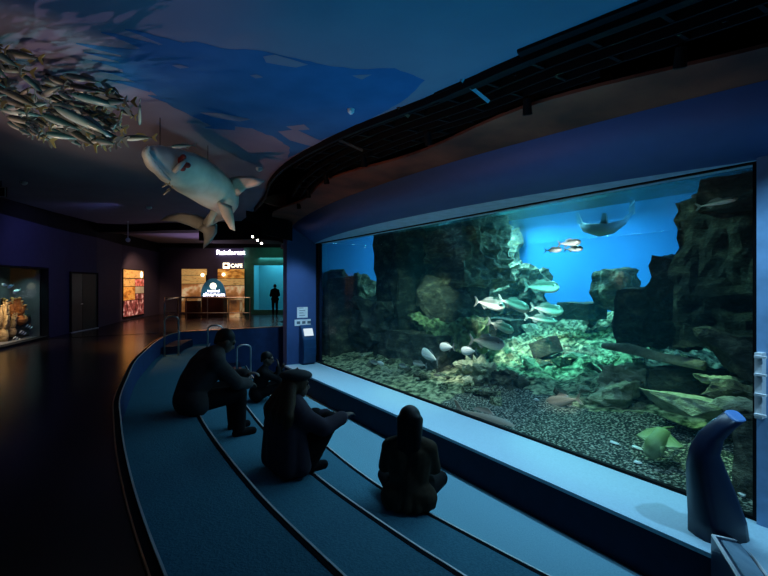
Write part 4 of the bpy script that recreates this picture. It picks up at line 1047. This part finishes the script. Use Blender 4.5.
# glass barrier
Yb = 16.5
gb = empty('glass_barrier', ond(205, 315, Yb), 0, 'low glass barrier with metal rail in front of the rear picture boards', 'barrier')
gb.location.z = 0
xa, xb = ond(165, 0, Yb).x, ond(250, 0, Yb).x
zt, zb_ = ond(0, 297.5, Yb).z, ond(0, 312.8, Yb).z
bm = B(); xbox(bm, xa, xb, Yb, Yb+.015, .05, zt); obj('pane', bm, 'glass_rail', gb)
bm = B(); tube(bm, [(xa, Yb, zt), (xb, Yb, zt)], .022, 8); obj('top_rail', bm, 'steel', gb)
bm = B(); tube(bm, [(xa, Yb-.01, zb_), (xb, Yb-.01, zb_)], .015, 8); obj('lower_rail', bm, 'steel', gb)
for t in (0, .25, .5, .75, 1):
    bm = B(); tube(bm, [(xa+(xb-xa)*t, Yb, 0), (xa+(xb-xa)*t, Yb, zt)], .02, 8); obj('post', bm, 'steel', gb)
# ================================================================== HANDRAILS AND HALF STEPS
def handrail(s, p, z, h, w, label):
    r = empty('handrail', SP(s, p, z), 0, label, 'handrail', )
    A = SP(s, p-w/2, 0); Bq = SP(s, p+w/2, 0)
    pts = [Vector((A.x, A.y, z)), Vector((A.x, A.y, z+h-.1))]
    for k in range(1, 8):
        a = math.pi*k/8; q = SP(s, p-w/2*math.cos(a), 0); pts.append(Vector((q.x, q.y, z+h-.1+.1*math.sin(a))))
    pts += [Vector((Bq.x, Bq.y, z+h-.1)), Vector((Bq.x, Bq.y, z))]
    bm = B(); tube(bm, pts, .02, 10); obj('rail', bm, 'steel', r, smooth=True)
    for q in (A, Bq):
        bm = B(); tube(bm, [Vector((q.x, q.y, z)), Vector((q.x, q.y, z+.02))], .04, 10); obj('foot_plate', bm, 'steel', r)
handrail(11.4, 1.40, ZA, .92, .30, 'bright tall handrail loop on the highest tier near the left kerb')
handrail(11.4, 2.36, ZB, 1.02, .34, 'handrail loop partly hidden behind the seated man')
handrail(11.4, 3.05, ZC, .86, .34, 'handrail loop between the man and the seated child at the back')
gp = ond(165, 298, 12.9)
r = empty('handrail', Vector((gp.x, gp.y, 0)), 0, 'handrail post pair on the walkway behind the tall loop', 'handrail')
a = ond(164.5, 0, 12.9); b = ond(178, 0, 14.5); zt2 = .86
bm = B(); tube(bm, [(a.x, a.y, 0), (a.x, a.y, zt2-.06), (a.x+.05, a.y+.1, zt2), (b.x, b.y, zt2), (b.x, b.y, 0)], .022, 8); obj('rail', bm, 'steel', r, smooth=True)
for s0, f0, f1, z, lab in ((11.7, lambda s: curb(s)+.02, lambda s: L1(s)-.08, ZA, 'dark half step on the highest tier by the tall handrail'), (11.7, L1, lambda s: L2(s)-.1, ZB, 'half step on the second tier by the middle handrail'), (11.7, L2, lambda s: L3(s)-.1, ZC, 'half step on the third tier by the back handrail')):
    bm = B(); strip(bm, [[SP(s, f0(s)+.02, z), SP(s, f0(s)+.40, z), SP(s, f0(s)+.40, z+.18), SP(s, f0(s)+.02, z+.18)] for s in frange(11.7, 12.9, 8)])
    tag(obj('half_step', bm, 'navy_dark'), lab, 'step')
# ================================================================== KIOSKS AND PANEL
def horn(name, label, path, widths, depths, yawv, m='kiosk', tipm='kiosk_tip'):
    """a curved column of rounded rectangle section; yawv = sideways unit vector"""
    side = Vector(yawv).normalized(); bm = B(); rows = []; n = 16
    path = [Vector(p) for p in path]
    for i, p in enumerate(path):
        t = (path[min(i+1, len(path)-1)] - path[max(i-1, 0)]).normalized(); f = side.cross(t).normalized()
        row = []
        for k in range(n):
            a = 2*math.pi*k/n; cx, sx = math.cos(a), math.sin(a)
            e = .6
            row.append(bm.verts.new(p + side*widths[i]*math.copysign(abs(cx)**e, cx) + f*depths[i]*math.copysign(abs(sx)**e, sx)))
        rows.append(row)
    for a, b in zip(rows, rows[1:]):
        for k in range(n): bm.faces.new((a[k], a[(k+1) % n], b[(k+1) % n], b[k]))
    bm.faces.new(rows[0]); bm.faces.new(rows[-1][::-1])
    r = empty(name, path[0], 0, label, 'kiosk')
    obj('body', bm, m, r, smooth=True)
    bm = B(); k = len(path)-1; t = (path[k]-path[k-1]).normalized(); f = side.cross(t).normalized()
    ring = [[bm.verts.new(path[k] + t*h + side*widths[k]*sc*math.copysign(abs(math.cos(2*math.pi*j/n))**.6, math.cos(2*math.pi*j/n)) + f*depths[k]*sc*math.copysign(abs(math.sin(2*math.pi*j/n))**.6, math.sin(2*math.pi*j/n))) for j in range(n)] for h, sc in ((0, 1.0), (.012, 1.0), (.02, .85))]
    for a, b in zip(ring, ring[1:]):
        for j in range(n): bm.faces.new((a[j], a[(j+1) % n], b[(j+1) % n], b[j]))
    bm.faces.new(ring[0]); bm.faces.new(ring[-1][::-1])
    obj('tip_panel', bm, tipm, r, smooth=False)
    return r
dK = 4.05
hp_ = [ond(718, 537, dK), ond(716.5, 517, dK), ond(711.5, 493, dK), ond(706, 468, dK-.02), ond(704.5, 451, dK-.04), ond(711, 436, dK-.07), ond(724, 424, dK-.1), ond(734.5, 416.5, dK-.13)]
k1 = horn('horn_kiosk', 'curved dark blue horn-shaped kiosk standing on the near right end of the ledge', hp_, [.225, .215, .185, .145, .105, .082, .072, .062], [.17, .16, .14, .12, .095, .085, .075, .07], Vector((1, .15, -.0)))
# left kiosk on the ledge with a screen
r = empty('screen_kiosk', SP(11.8, 4.93, ZL), 0, 'dark blue kiosk with small lit screen in front of the left pillar', 'kiosk')
prof = [(0, 0), (.30, .0), (.33, .12), (.33, .50), (.30, .80), (.20, 1.18), (.02, 1.30), (0, 1.30)]
K = SP(11.55, 4.38, ZL)
bm = B()
rows = []
for sx in (11.62, 11.98):
    rows.append([bm.verts.new(SP(sx - 0, 4.36, ZL) + spdir(0, 0, 0) + Vector((0, 0, z*1.02)) + spdir(-0, o_*1.0, 0)) for o_, z in prof])
n = len(prof)
bm.free()
bm = B()
prof2 = [(11.98, 0), (11.76, 0), (11.68, .10), (11.63, .30), (11.62, .48), (11.66, .70), (11.80, 1.00), (11.93, 1.09), (11.98, 1.10)]
rows = [[bm.verts.new(SP(s, p, ZL+z)) for s, z in prof2] for p in (4.74, 5.12)]
bm.faces.new(rows[0]); bm.faces.new(rows[1][::-1])
for i in range(len(prof2)): bm.faces.new((rows[0][i], rows[1][i], rows[1][(i+1) % len(prof2)], rows[0][(i+1) % len(prof2)]))
ob = obj('body', bm, 'kiosk_blue', r)
finish(ob, [('BEVEL', dict(width=.03, segments=2))])
for p_ in ob.data.polygons: p_.use_smooth = False
def on_slope(p, t, off): # point on the sloping face between prof (11.66,.80) and (11.80,1.12)
    s = 11.66+(11.80-11.66)*t; z = .70+.30*t
    return SP(s - off*.9, p, ZL + z + off*.4)
bm = B(); hexa(bm, [on_slope(4.79, .35, .004), on_slope(5.06, .35, .004), on_slope(5.06, 1.0, .004), on_slope(4.79, 1.0, .004), on_slope(4.79, .35, .012), on_slope(5.06, .35, .012), on_slope(5.06, 1.0, .012), on_slope(4.79, 1.0, .012)])
obj('screen', bm, 'screen', r)
# notices on the pillar face (the jamb looks along -s)
def notice(x0, x1, y0, y1, label, nm):
    a, b = None, None
    def js(x, y):
        k = (x-CX)/F; p = (k*WY*12.0 - WX*12.0)/(NX - k*NY); q = SP(11.99, p, 0); return p, EYE-(y-HY)/F*q.y
    pa, za = js(x0, y1); pb, zb2 = js(x1, y0)
    r = empty(nm, SP(11.985, (pa+pb)/2, za), 0, label, 'notice')
    bm = B(); sbox(bm, 11.985, 12.0, pa, pb, za, zb2); obj('plate', bm, 'paper', r)
    bm = B()
    if y1-y0 > 8:
        for k in range(4): sbox(bm, 11.98, 11.986, pa+.06, pb-.08-.05*(k % 2), za+.06+k*.07, za+.075+k*.07)
    else:
        for k in range(3): sbox(bm, 11.98, 11.986, pa+.06+k*.16, pa+.16+k*.16, za+.05, zb2-.05)
    obj('print_marks', bm, 'ink', r).parent = r.children[0]; return r
notice(297, 307.5, 307, 318, 'square white notice on the blue left pillar', 'notice_plate')
notice(294.5, 310.5, 319, 326, 'narrow white notice below the square one on the pillar', 'notice_plate')
# white rack on the right wall edge
a = onp(757.5, 352, 5.17); b = onp(763, 418, 5.17)
r = empty('leaflet_rack', b, 0, 'tall white rack fixed to the right wall edge of the window', 'rack')
bm = B(); sa, sb = to_sp(onp(756.5, 390, 5.15))[0], to_sp(onp(764, 390, 5.15))[0]
sbox(bm, sb, sa, 5.1, 5.2, b.z, a.z); obj('plate', bm, 'white', r)
for k in (.05, .36, .66, .93):
    z = b.z + (a.z-b.z)*k; bm = B(); sbox(bm, sb-.04, sa-.01, 5.06, 5.1, z, z+.02); obj('clip', bm, 'white', r).parent = r.children[0]
# info panel on a plinth at the bottom right
pA, pB_ = ond(711, 535, 3.62), ond(738, 541, 3.95)
r = empty('info_lectern', Vector((pA.x+.25, pA.y-.3, ZL-.4)), 0, 'dark information lectern with pale-edged top at the bottom right corner', 'lectern')
e1 = Vector((pB_.x-pA.x, pB_.y-pA.y, pB_.z-pA.z)); e2 = (ond(768, 600, 2.9) - ond(726, 538, 3.78))
base = [pA, pB_+e1*1.2, pB_+e1*1.2+e2, pA+e2]
bm = B(); hexa(bm, [Vector((q.x, q.y, ZD)) for q in base] + base); obj('body', bm, 'kiosk', r)
nrm = e2.cross(e1).normalized(); nrm = nrm if nrm.z > 0 else -nrm
def lp(u, v, h): return pA + e1*2.2*u + e2*v + nrm*h
def lbar(u0, u1, v0, v1, m, nm, h0=.0, h1=.012):
    bm = B(); hexa(bm, [lp(u0, v0, h0), lp(u1, v0, h0), lp(u1, v1, h0), lp(u0, v1, h0), lp(u0, v0, h1), lp(u1, v0, h1), lp(u1, v1, h1), lp(u0, v1, h1)]); return obj(nm, bm, m, r)
lbar(0, 1, 0, .03, 'white', 'edge_trim'); lbar(0, .04, .03, 1, 'white', 'edge_trim'); lbar(.5, .53, .03, 1, 'white', 'edge_trim'); lbar(.12, .45, .08, 1, 'grey_panel', 'panel_face', 0, .006)
# ================================================================== PEOPLE
def V(*a): return Vector(a)
def hand_parts(bm, w, d, palm_n, r=1., curl=.6, left=False):
    """palm, four fingers and a thumb from the wrist w, pointing along d; palm_n is the direction the palm faces"""
    d = d.normalized(); pn = (palm_n - d*palm_n.dot(d)).normalized(); sd = d.cross(pn)
    if left: sd = -sd
    c0 = w + d*.01*r; c1 = w + d*.075*r
    for k in (-1, -.33, .33, 1): capsule(bm, c0 + sd*.018*k*r, c1 + sd*.028*k*r, .015*r, .013*r, 8)
    for k, L in zip((-1, -.33, .33, 1), (.062, .076, .082, .070)):
        b = c1 + sd*.028*k*r; m1 = b + (d*math.cos(curl*.5) + pn*math.sin(curl*.5)).normalized()*L*.55*r
        e = m1 + (d*math.cos(curl*1.5) + pn*math.sin(curl*1.5)).normalized()*L*.5*r
        capsule(bm, b, m1, .0095*r, .0088*r, 8); capsule(bm, m1, e, .0088*r, .007*r, 8)
    t0 = w + d*.025*r + sd*.022*r; t1 = t0 + (sd*.8 + d*.6 + pn*.3).normalized()*.045*r; t2 = t1 + (sd*.2 + d*.9 + pn*.5).normalized()*.035*r
    capsule(bm, t0, t1, .013*r, .011*r, 8); capsule(bm, t1, t2, .011*r, .008*r, 8)
def person(label, root, yaw, sc, J, top, trousers, shoes, hairs, sleeves='long', dress=None, extra=None, face=V(0, 1, -.05), palm=V(0, 0, -1), body_m='skin', vox=.012, fat=0.):
    r = empty('person', root, yaw, label, 'person')
    j = {k: v*sc for k, v in J.items()}
    s = sc
    fd = face.normalized(); up = (j['head']-j['neck']).normalized(); rt = fd.cross(up).normalized(); up2 = rt.cross(fd)
    HM = Matrix((rt, fd, up2)).transposed()
    def hp(x, y, z): return j['head'] + HM @ Vector((x*s, y*s, z*s))
    def torso(bm, g):
        g = g*1 + fat*(g > 0)
        capsule(bm, j['hipL'], j['hipR'], (.105+g)*s, (.105+g)*s)
        capsule(bm, j['pelvis'], j['waist'], (.125+g)*s, (.115+g)*s)
        for q in (-.06, .06): capsule(bm, j['waist']+V(q*s, 0, 0), j['chest']+V(q*1.3*s, 0, 0), (.098+g)*s, (.105+g)*s)
        capsule(bm, j['shL']*.9+j['chest']*.1, j['shR']*.9+j['chest']*.1, (.062+g)*s, (.062+g)*s)
        capsule(bm, j['shL'], j['neck'], (.055+g)*s, (.045+g)*s); capsule(bm, j['shR'], j['neck'], (.055+g)*s, (.045+g)*s)
    def arms(bm, g, k=1.):
        g = g*1 + fat*.5*(g > 0)
        for q in 'LR':
            capsule(bm, j['sh'+q], j['el'+q], (.052+g)*s, (.040+g)*s)
            if k: capsule(bm, j['el'+q], j['el'+q].lerp(j['wr'+q], k), (.041+g)*s, (.041+(.028-.041)*k+g)*s)
    def legs(bm, g, k=1.):
        g = g*1 + fat*.5*(g > 0)
        for q in 'LR':
            capsule(bm, j['hip'+q], j['kn'+q], (.088+g)*s, (.058+g)*s)
            capsule(bm, j['kn'+q], j['kn'+q].lerp(j['an'+q], k), (.058+g)*s, (.038+g)*s)
    bm = B()
    torso(bm, 0); arms(bm, 0); legs(bm, 0)
    capsule(bm, j['neck'], j['head']-up2*.05*s, .052*s, .05*s)
    ball(bm, hp(0, -.012, .02), (.076*s, .094*s, .1*s), HM, 16, 12)      # skull
    ball(bm, hp(0, .03, -.045), (.056*s, .062*s, .066*s), HM, 14, 10)     # jaw
    capsule(bm, hp(0, .084, .012), hp(0, .104, -.022), .011*s, .016*s, 8)  # nose
    capsule(bm, hp(-.022, .083, -.058), hp(.022, .083, -.058), .010*s, .010*s, 8)   # mouth
    capsule(bm, hp(-.045, .078, .03), hp(.045, .078, .03), .014*s, .014*s, 8)  # brow
    for q in (-1, 1): ball(bm, hp(q*.076, -.008, -.005), (.012*s, .022*s, .032*s), HM, 8, 6)
    for q in 'LR':
        hand_parts(bm, j['wr'+q], j['wr'+q]-j['el'+q] if 'hd'+q not in j else j['hd'+q], palm, s, left=(q == 'L'))
        capsule(bm, j['an'+q], j['to'+q], .038*s, .03*s)
    blob('body', bm, body_m, r, vox*s, 3)
    bm = B()
    for q in (-1, 1): ball(bm, hp(q*.032, .078, .008), .011*s, seg=8, rings=6)
    obj('eye', bm, 'eye', r, smooth=True, local=True).parent = r.children[0]
    bm = B(); torso(bm, .016); arms(bm, .016, .93 if sleeves == 'long' else .05)
    if dress: dress(bm, j, s)
    blob('top' if not dress else 'dress', bm, top, r, .014*s, 4)
    bm = B(); legs(bm, .013, .97); capsule(bm, j['hipL'], j['hipR'], .118*s, .118*s); capsule(bm, j['pelvis'], j['pelvis']+(j['waist']-j['pelvis'])*.4, .128*s, .128*s)
    blob('trousers', bm, trousers, r, .014*s, 4)
    for q in 'LR':
        bm = B(); capsule(bm, j['an'+q]+V(0, -.02*s, -.015*s), j['to'+q], .048*s, .038*s); capsule(bm, j['an'+q]+V(0, -.03*s, -.03*s), j['to'+q]+V(0, 0, -.01*s), .04*s, .034*s)
        blob('shoe', bm, shoes, r, .012*s, 3)
    bm = B(); hairs(bm, hp, HM, j, s); 
    return r, bm, hp, HM, j
def joints(**k):
    base = dict(pelvis=V(0, 0, .11), waist=V(0, .02, .26), chest=V(0, .04, .42), neck=V(0, .05, .56), head=V(0, .08, .70),
                shL=V(-.17, .04, .49), shR=V(.17, .04, .49), hipL=V(-.09, 0, .10), hipR=V(.09, 0, .10),
                elL=V(-.24, .08, .26), elR=V(.24, .08, .26), wrL=V(-.12, .28, .20), wrR=V(.12, .28, .20),
                knL=V(-.11, .42, .11), knR=V(.11, .42, .11), anL=V(-.11, .44, -.22), anR=V(.11, .44, -.22), toL=V(-.12, .58, -.245), toR=V(.12, .58, -.245))
    base.update(k); return base
R = math.radians
# --- the girl on the third tier
def girl_hair(bm, hp, HM, j, s):
    ball(bm, hp(0, -.02, .035), (.096*s, .108*s, .105*s), HM, 16, 12)
    for k in (-.055, -.02, .02, .055): capsule(bm, hp(k, -.07, .03), hp(k*1.15, -.085, -.24), .05*s, .042*s)
    for k in (-.08, .08): capsule(bm, hp(k, -.02, .02), hp(k*.95, -.03, -.16), .035*s, .03*s)
def girl_dress(bm, j, s):
    capsule(bm, V(-.12, -.02, .10)*s, V(.12, -.02, .10)*s, .12*s, .12*s)
    for a in range(9):
        q = -math.pi*.05 + a*math.pi*1.1/8
        capsule(bm, V(.06*math.cos(q), .02-.05*math.sin(q), .26)*s, V(.20*math.cos(q), .02-.16*math.sin(q), .045)*s, .06*s, .04*s)
GS = 1.27
c = onz(409, 507, EYE-2.38)
rt_, hb, hp, HM, j = person('person with long black hair in a dark olive dress sitting nearest the window', c + Vector((0, 0, .0)), R(-9), GS,
    joints(elL=V(-.22, .08, .30), elR=V(.21, .10, .30), wrL=V(-.06, .27, .26), wrR=V(.06, .27, .24), pelvis=V(0, 0, .13), hipL=V(-.09, 0, .12), hipR=V(.09, 0, .12),
           knL=V(-.25, .30, .13), knR=V(.25, .30, .13), anL=V(.05, .40, .07), anR=V(-.05, .30, .06), toL=V(.17, .44, .05), toR=V(-.18, .34, .045)),
    'cloth_olive', 'cloth_black', 'cloth_black', girl_hair, dress=girl_dress)
blob('hair', hb, 'hair_black', rt_, .013, 3)
# --- the woman with the beret on the second tier
def woman_hair(bm, hp, HM, j, s):
    ball(bm, hp(0, -.02, .02), (.098*s, .11*s, .105*s), HM, 16, 12)
    for i, k in enumerate((-.17, -.11, -.055, 0, .055, .11, .17)):
        top = hp(k*.45, -.07, .0); mid = V(k*1.05, -.075-.012*(i % 2), .50)*s; end = V(k*.95, -.085, .33+.03*((i*2) % 3))*s
        capsule(bm, top, mid, .05*s, .055*s); capsule(bm, mid, end, .055*s, .032*s)
WSC = 1.30
def coat(bm, j, s):
    for x in (-.14, -.05, .05, .14): capsule(bm, V(x, -.05, .42)*s, V(x*1.15, -.07, .085)*s, .085*s, .085*s)
    for x in (-.2, .2): capsule(bm, V(x*.8, .02, .35)*s, V(x, .03, .09)*s, .07*s, .08*s)
WSC = 1.30
c = onz(287, 471, EYE-2.02)
rt_, hb, hp, HM, j = person('person with long brown hair and beret, one arm stretched toward the window', c, R(-52), WSC,
    joints(pelvis=V(0, 0, .13), hipL=V(-.10, 0, .12), hipR=V(.10, 0, .12), waist=V(0, -.01, .27), chest=V(0, .02, .43), neck=V(.0, .05, .57), head=V(.0, .09, .70),
           elR=V(.25, .20, .38), wrR=V(.20, .42, .42), elL=V(-.21, .22, .34), wrL=V(-.05, .42, .38),
           knL=V(-.12, .33, .36), knR=V(.17, .30, .40), anL=V(-.10, .20, .07), anR=V(.15, .12, .07), toL=V(-.11, .33, .045), toR=V(.16, .26, .045)),
    'cloth_plum', 'cloth_black', 'cloth_black', woman_hair, dress=coat, face=V(.25, 1, -.05), fat=.03)
blob('hair', hb, 'hair_brown', rt_, .014, 3)
bm = B(); ball(bm, hp(0, -.01, .085), (.135*WSC, .14*WSC, .05*WSC), HM, 18, 10); capsule(bm, hp(0, 0, .12), hp(0, 0, .145), .012*WSC, .008*WSC); ball(bm, hp(0, -.01, .06), (.1*WSC, .112*WSC, .04*WSC), HM, 16, 8)
blob('beret', bm, 'felt', rt_, .013, 3)
# --- the man on the highest tier
def short_hair(bm, hp, HM, j, s):
    ball(bm, hp(0, -.022, .035), (.084*s, .1*s, .094*s), HM, 16, 12); capsule(bm, hp(0, -.085, -.01), hp(0, -.085, -.05), .03*s, .02*s)
MS = 1.34
c = onz(193, 412, EYE-1.66)
rt_, hb, hp, HM, j = person('person in grey shirt leaning forward with elbows on knees on the highest tier', c, R(-54), MS,
    joints(pelvis=V(0, -.02, .13), hipL=V(-.10, 0, .12), hipR=V(.10, 0, .12), waist=V(0, .02, .28), chest=V(0, .12, .42), neck=V(0, .22, .55), head=V(0, .31, .66),
           shL=V(-.18, .16, .49), shR=V(.18, .16, .49), elL=V(-.20, .36, .27), elR=V(.20, .36, .27), wrL=V(-.05, .54, .30), wrR=V(.07, .52, .22),
           knL=V(-.12, .42, .16), knR=V(.13, .40, .15), anL=V(-.11, .43, -.22), anR=V(.14, .40, -.22), toL=V(-.11, .57, -.24), toR=V(.15, .54, -.24)),
    'cloth_grey', 'cloth_black', 'cloth_black', short_hair, face=V(0, 1, -.55), fat=.028)
blob('hair', hb, 'hair_black', rt_, .013, 3)
# --- the child at the back with a hand raised to the face
KS = 1.22
c = onz(257, 401, EYE-2.38)
rt_, hb, hp, HM, j = person('person in black sitting at the back beside the pillar with hand near the face', c, R(-72), KS,
    joints(pelvis=V(0, 0, .13), hipL=V(-.09, 0, .12), hipR=V(.09, 0, .12), waist=V(0, .04, .27), chest=V(0, .09, .42), neck=V(0, .13, .55), head=V(0, .17, .69), shL=V(-.16, .10, .48), shR=V(.16, .10, .48),
           elL=V(-.16, .30, .36), elR=V(.17, .34, .36), wrL=V(-.05, .40, .50), wrR=V(.08, .34, .56), knL=V(-.10, .34, .26), knR=V(.12, .34, .25), anL=V(-.09, .38, -.18), anR=V(.12, .38, -.18), toL=V(-.09, .5, -.21), toR=V(.12, .5, -.21)),
    'cloth_black', 'cloth_black', 'cloth_black', short_hair, face=V(.15, 1, -.2), palm=V(0, -1, .2))
blob('hair', hb, 'hair_black', rt_, .013, 3)
# --- visitor far off before the rear tank
c = ond(275, 0, 18.4); c.z = 0
FS = .76
rt_, hb, hp, HM, j = person('distant standing person in dark clothes before the far bright tank', c, R(20), FS,
    dict(pelvis=V(0, 0, .92), waist=V(0, .01, 1.06), chest=V(0, .01, 1.26), neck=V(0, .02, 1.44), head=V(0, .05, 1.58), shL=V(-.17, 0, 1.36), shR=V(.17, 0, 1.36), hipL=V(-.09, 0, .9), hipR=V(.09, 0, .9),
         elL=V(-.23, .05, 1.1), elR=V(.23, .05, 1.1), wrL=V(-.2, .26, 1.05), wrR=V(.2, .26, 1.05), knL=V(-.10, .03, .49), knR=V(.10, .06, .49), anL=V(-.10, -.02, .09), anR=V(.10, .02, .09), toL=V(-.11, .12, .045), toR=V(.11, .16, .045)),
    'cloth_black', 'cloth_black', 'cloth_black', short_hair, vox=.02)
blob('hair', hb, 'hair_black', rt_, .014, 3)
# ================================================================== LIGHTS
BL = (.30, .80, 1.)
def area(name, s, p, z, ts, tp, tz, power, col, size, sy=None):
    kw = dict(size=size)
    if sy: kw.update(shape='RECTANGLE', size_y=sy)
    return light('AREA', name, SP(s, p, z), SP(ts, tp, tz), power, col, **kw)
# lamps above the water
area('tank_lamp', 10.6, 11.4, 3.4, 10.6, 11.4, 0, 800, (.40, .95, .95), 1.6)
area('tank_lamp', 8.0, 11.2, 3.4, 8.0, 11.2, 0, 400, (.30, .9, 1.), 1.6)
area('tank_lamp', 12.9, 10.0, 3.4, 13.2, 9.6, 0, 130, (.30, .8, 1.), 1.2)
area('tank_lamp', 4.5, 11.0, 3.4, 4.5, 11.0, 0, 110, (.2, .6, 1.), 1.6)
def tspot(s, p, z, tgt, power, col, deg, blend=.6, soft=.12):
    return light('SPOT', 'tank_fill_spot', SP(s, p, z), tgt, power, col, spot_size=R(deg), spot_blend=blend, shadow_soft_size=soft)
tspot(6.3, 6.6, 3.3, onp(560, 350, 9.2), 2700, (.22, 1., .76), 46)
tspot(7.2, 5.85, 2.75, onp(508, 316, 8.2), 1800, (.85, 1., .92), 30)
tspot(7.6, 5.9, 3.0, onp(440, 395, 6.0), 300, (.8, 1., .6), 48)
tspot(4.0, 6.0, 3.0, onp(690, 408, 6.4), 900, (.6, 1., .5), 26)
tspot(5.0, 6.0, 3.0, onp(610, 420, 6.0), 430, (.45, 1., .7), 46)
tspot(11.4, 7.0, 3.3, onp(430, 270, 8.2), 1300, (.7, 1., .7), 46)
tspot(6.6, 5.9, 3.0, onp(400, 330, 7.0), 420, (.6, 1., .8), 40)
tspot(5.0, 6.0, 3.1, onp(722, 270, 7.0), 240, (.5, 1., .85), 44)
tspot(7.0, 5.85, 2.75, onp(568, 246, 9.0), 900, (.9, 1., 1.), 16)
tspot(6.6, 5.8, 2.75, onp(458, 350, 6.7), 620, (.9, 1., .95), 22)
tspot(8.8, 5.9, 2.9, onp(432, 300, 7.4), 520, (.8, 1., .7), 34)
tspot(4.6, 5.8, 2.9, onp(563, 401, 6.7), 1000, (1., .95, .8), 12)
# added unseen light below the window head, brightening ledge and tiers
area('head_fill', 6.6, 4.72, 2.44, 6.6, 4.3, 0, 150, (.36, .72, 1.), 9.6, .12).data.spread = R(125)
light('SPOT', 'pillar_fill', SP(9.6, 3.9, 2.8), SP(12, 4.7, .9), 170, (.5, .75, 1.), spot_size=R(36), spot_blend=.6, shadow_soft_size=.1)  # unseen spot added to brighten the pillar and its notices
light('SPOT', 'ring_warm', (-2.6, 4.4, .3), SP(5.5, 3.7, 2.95), 85, (1., .42, .28), spot_size=R(75), spot_blend=.7, shadow_soft_size=.05)
light('SPOT', 'ring_warm', (.6, 2.2, .2), SP(2.3, 3.95, 2.95), 24, (1., .35, .22), spot_size=R(44), spot_blend=.8, shadow_soft_size=.05)
light('SPOT', 'floor_warm', (-6.6, 12.0, 2.7), (-5.6, 10.2, 0), 260, (1., .42, .12), spot_size=R(42), spot_blend=.9, shadow_soft_size=.1)
# ceiling washes: violet on the left, blue on the right
light('SPOT', 'violet_wash', (-4.2, 3.4, .3), (-2.6, 2.6, 3.0), 30, (.75, .55, .9), spot_size=R(110), spot_blend=.8, shadow_soft_size=.8)
light('SPOT', 'violet_school', (-3.3, 4.4, .4), (-2.5, 2.9, 2.9), 75, (.85, .62, .85), spot_size=R(56), spot_blend=.5, shadow_soft_size=.02)
light('SPOT', 'blue_wash', (.6, 3.6, .2), (0.4, 3.4, 3.0), 190, (.01, .5, 1.), spot_size=R(120), spot_blend=.9, shadow_soft_size=.5)
light('SPOT', 'school_spot', (-1.3, 1.3, .3), (-2.7, 3.5, 2.5), 110, (1., .82, .65), spot_size=R(38), spot_blend=.5, shadow_soft_size=.05)
light('SPOT', 'school_teal_spot', (-.6, 3.6, .3), (-2.5, 3.5, 2.4), 150, (.4, 1., .95), spot_size=R(34), spot_blend=.5, shadow_soft_size=.05)
light('SPOT', 'shark_spot', (-4.6, 3.6, .5), (-2.4, 5.0, 2.4), 95, (1., .66, .38), spot_size=R(78), spot_blend=.5, shadow_soft_size=.1)
light('SPOT', 'teal_spot', (.1, 4.0, .3), (-2.3, 5.4, 2.3), 70, (.4, 1., .9), spot_size=R(28), spot_blend=.5, shadow_soft_size=.1)
light('SPOT', 'poster_spot', (-7.6, 15.9, 2.9), (-9.4, 17.2, .7), 320, (1., .55, .22), spot_size=R(70), spot_blend=.6, shadow_soft_size=.1)
light('SPOT', 'rear_spot', (-7.4, 17.5, 2.9), (-7.2, 19.5, 1.0), 45, (1., .65, .35), spot_size=R(110), spot_blend=.7, shadow_soft_size=.1)
light('SPOT', 'floor_spot', (-6.2, 15.5, 2.9), (-5.4, 15.2, 0), 700, (1., .5, .25), spot_size=R(100), spot_blend=.7, shadow_soft_size=.1)
light('SPOT', 'rear_ceiling_wash', (-6.5, 16.8, 1.0), (-6.2, 16.0, 3.1), 150, (.75, .55, 1.), spot_size=R(120), spot_blend=.8, shadow_soft_size=.2)
light('SPOT', 'wall_wash', (-5.6, 9.5, 2.9), (-8.3, 10.5, 1.2), 70, (.28, .34, 1.), spot_size=R(110), spot_blend=.8, shadow_soft_size=.2)
light('SPOT', 'green_wash', (-4.7, 18.0, 2.8), (-4.7, 19.5, 2.0), 14, (.3, 1., .8), spot_size=R(110), spot_blend=.8, shadow_soft_size=.1)
light('SPOT', 'right_wall_fill', SP(.1, 4.45, 2.85), SP(1.45, 5.2, .9), 320, (.30, .66, 1.), spot_size=R(70), spot_blend=.8, shadow_soft_size=.05)  # unseen spot added to lift the right wall
W_ = bpy.data.worlds.new('dim_room'); C.world = W_; W_.use_nodes = True
W_.node_tree.nodes['Background'].inputs[0].default_value = (.05, .08, .2, 1); W_.node_tree.nodes['Background'].inputs[1].default_value = .02
# ================================================================== CAMERA
cam = bpy.data.cameras.new('camera'); cam.sensor_width = 36; cam.lens = 36*F/768; cam.shift_y = -(288-HY)/768; cam.clip_start = .05
co = bpy.data.objects.new('camera', cam); COL.objects.link(co); co.location = (0, 0, EYE); co.rotation_euler = (math.pi/2, 0, 0)
C.camera = co
C.view_settings.view_transform = 'Standard'; C.view_settings.look = 'None'; C.view_settings.exposure = 0; C.view_settings.gamma = 1
C.view_settings.use_curve_mapping = False
C.cycles.volume_step_rate = 1; C.cycles.max_bounces = 8; C.cycles.volume_bounces = 1; C.cycles.transparent_max_bounces = 12
C.cycles.use_denoising = True; C.cycles.sample_clamp_indirect = 3
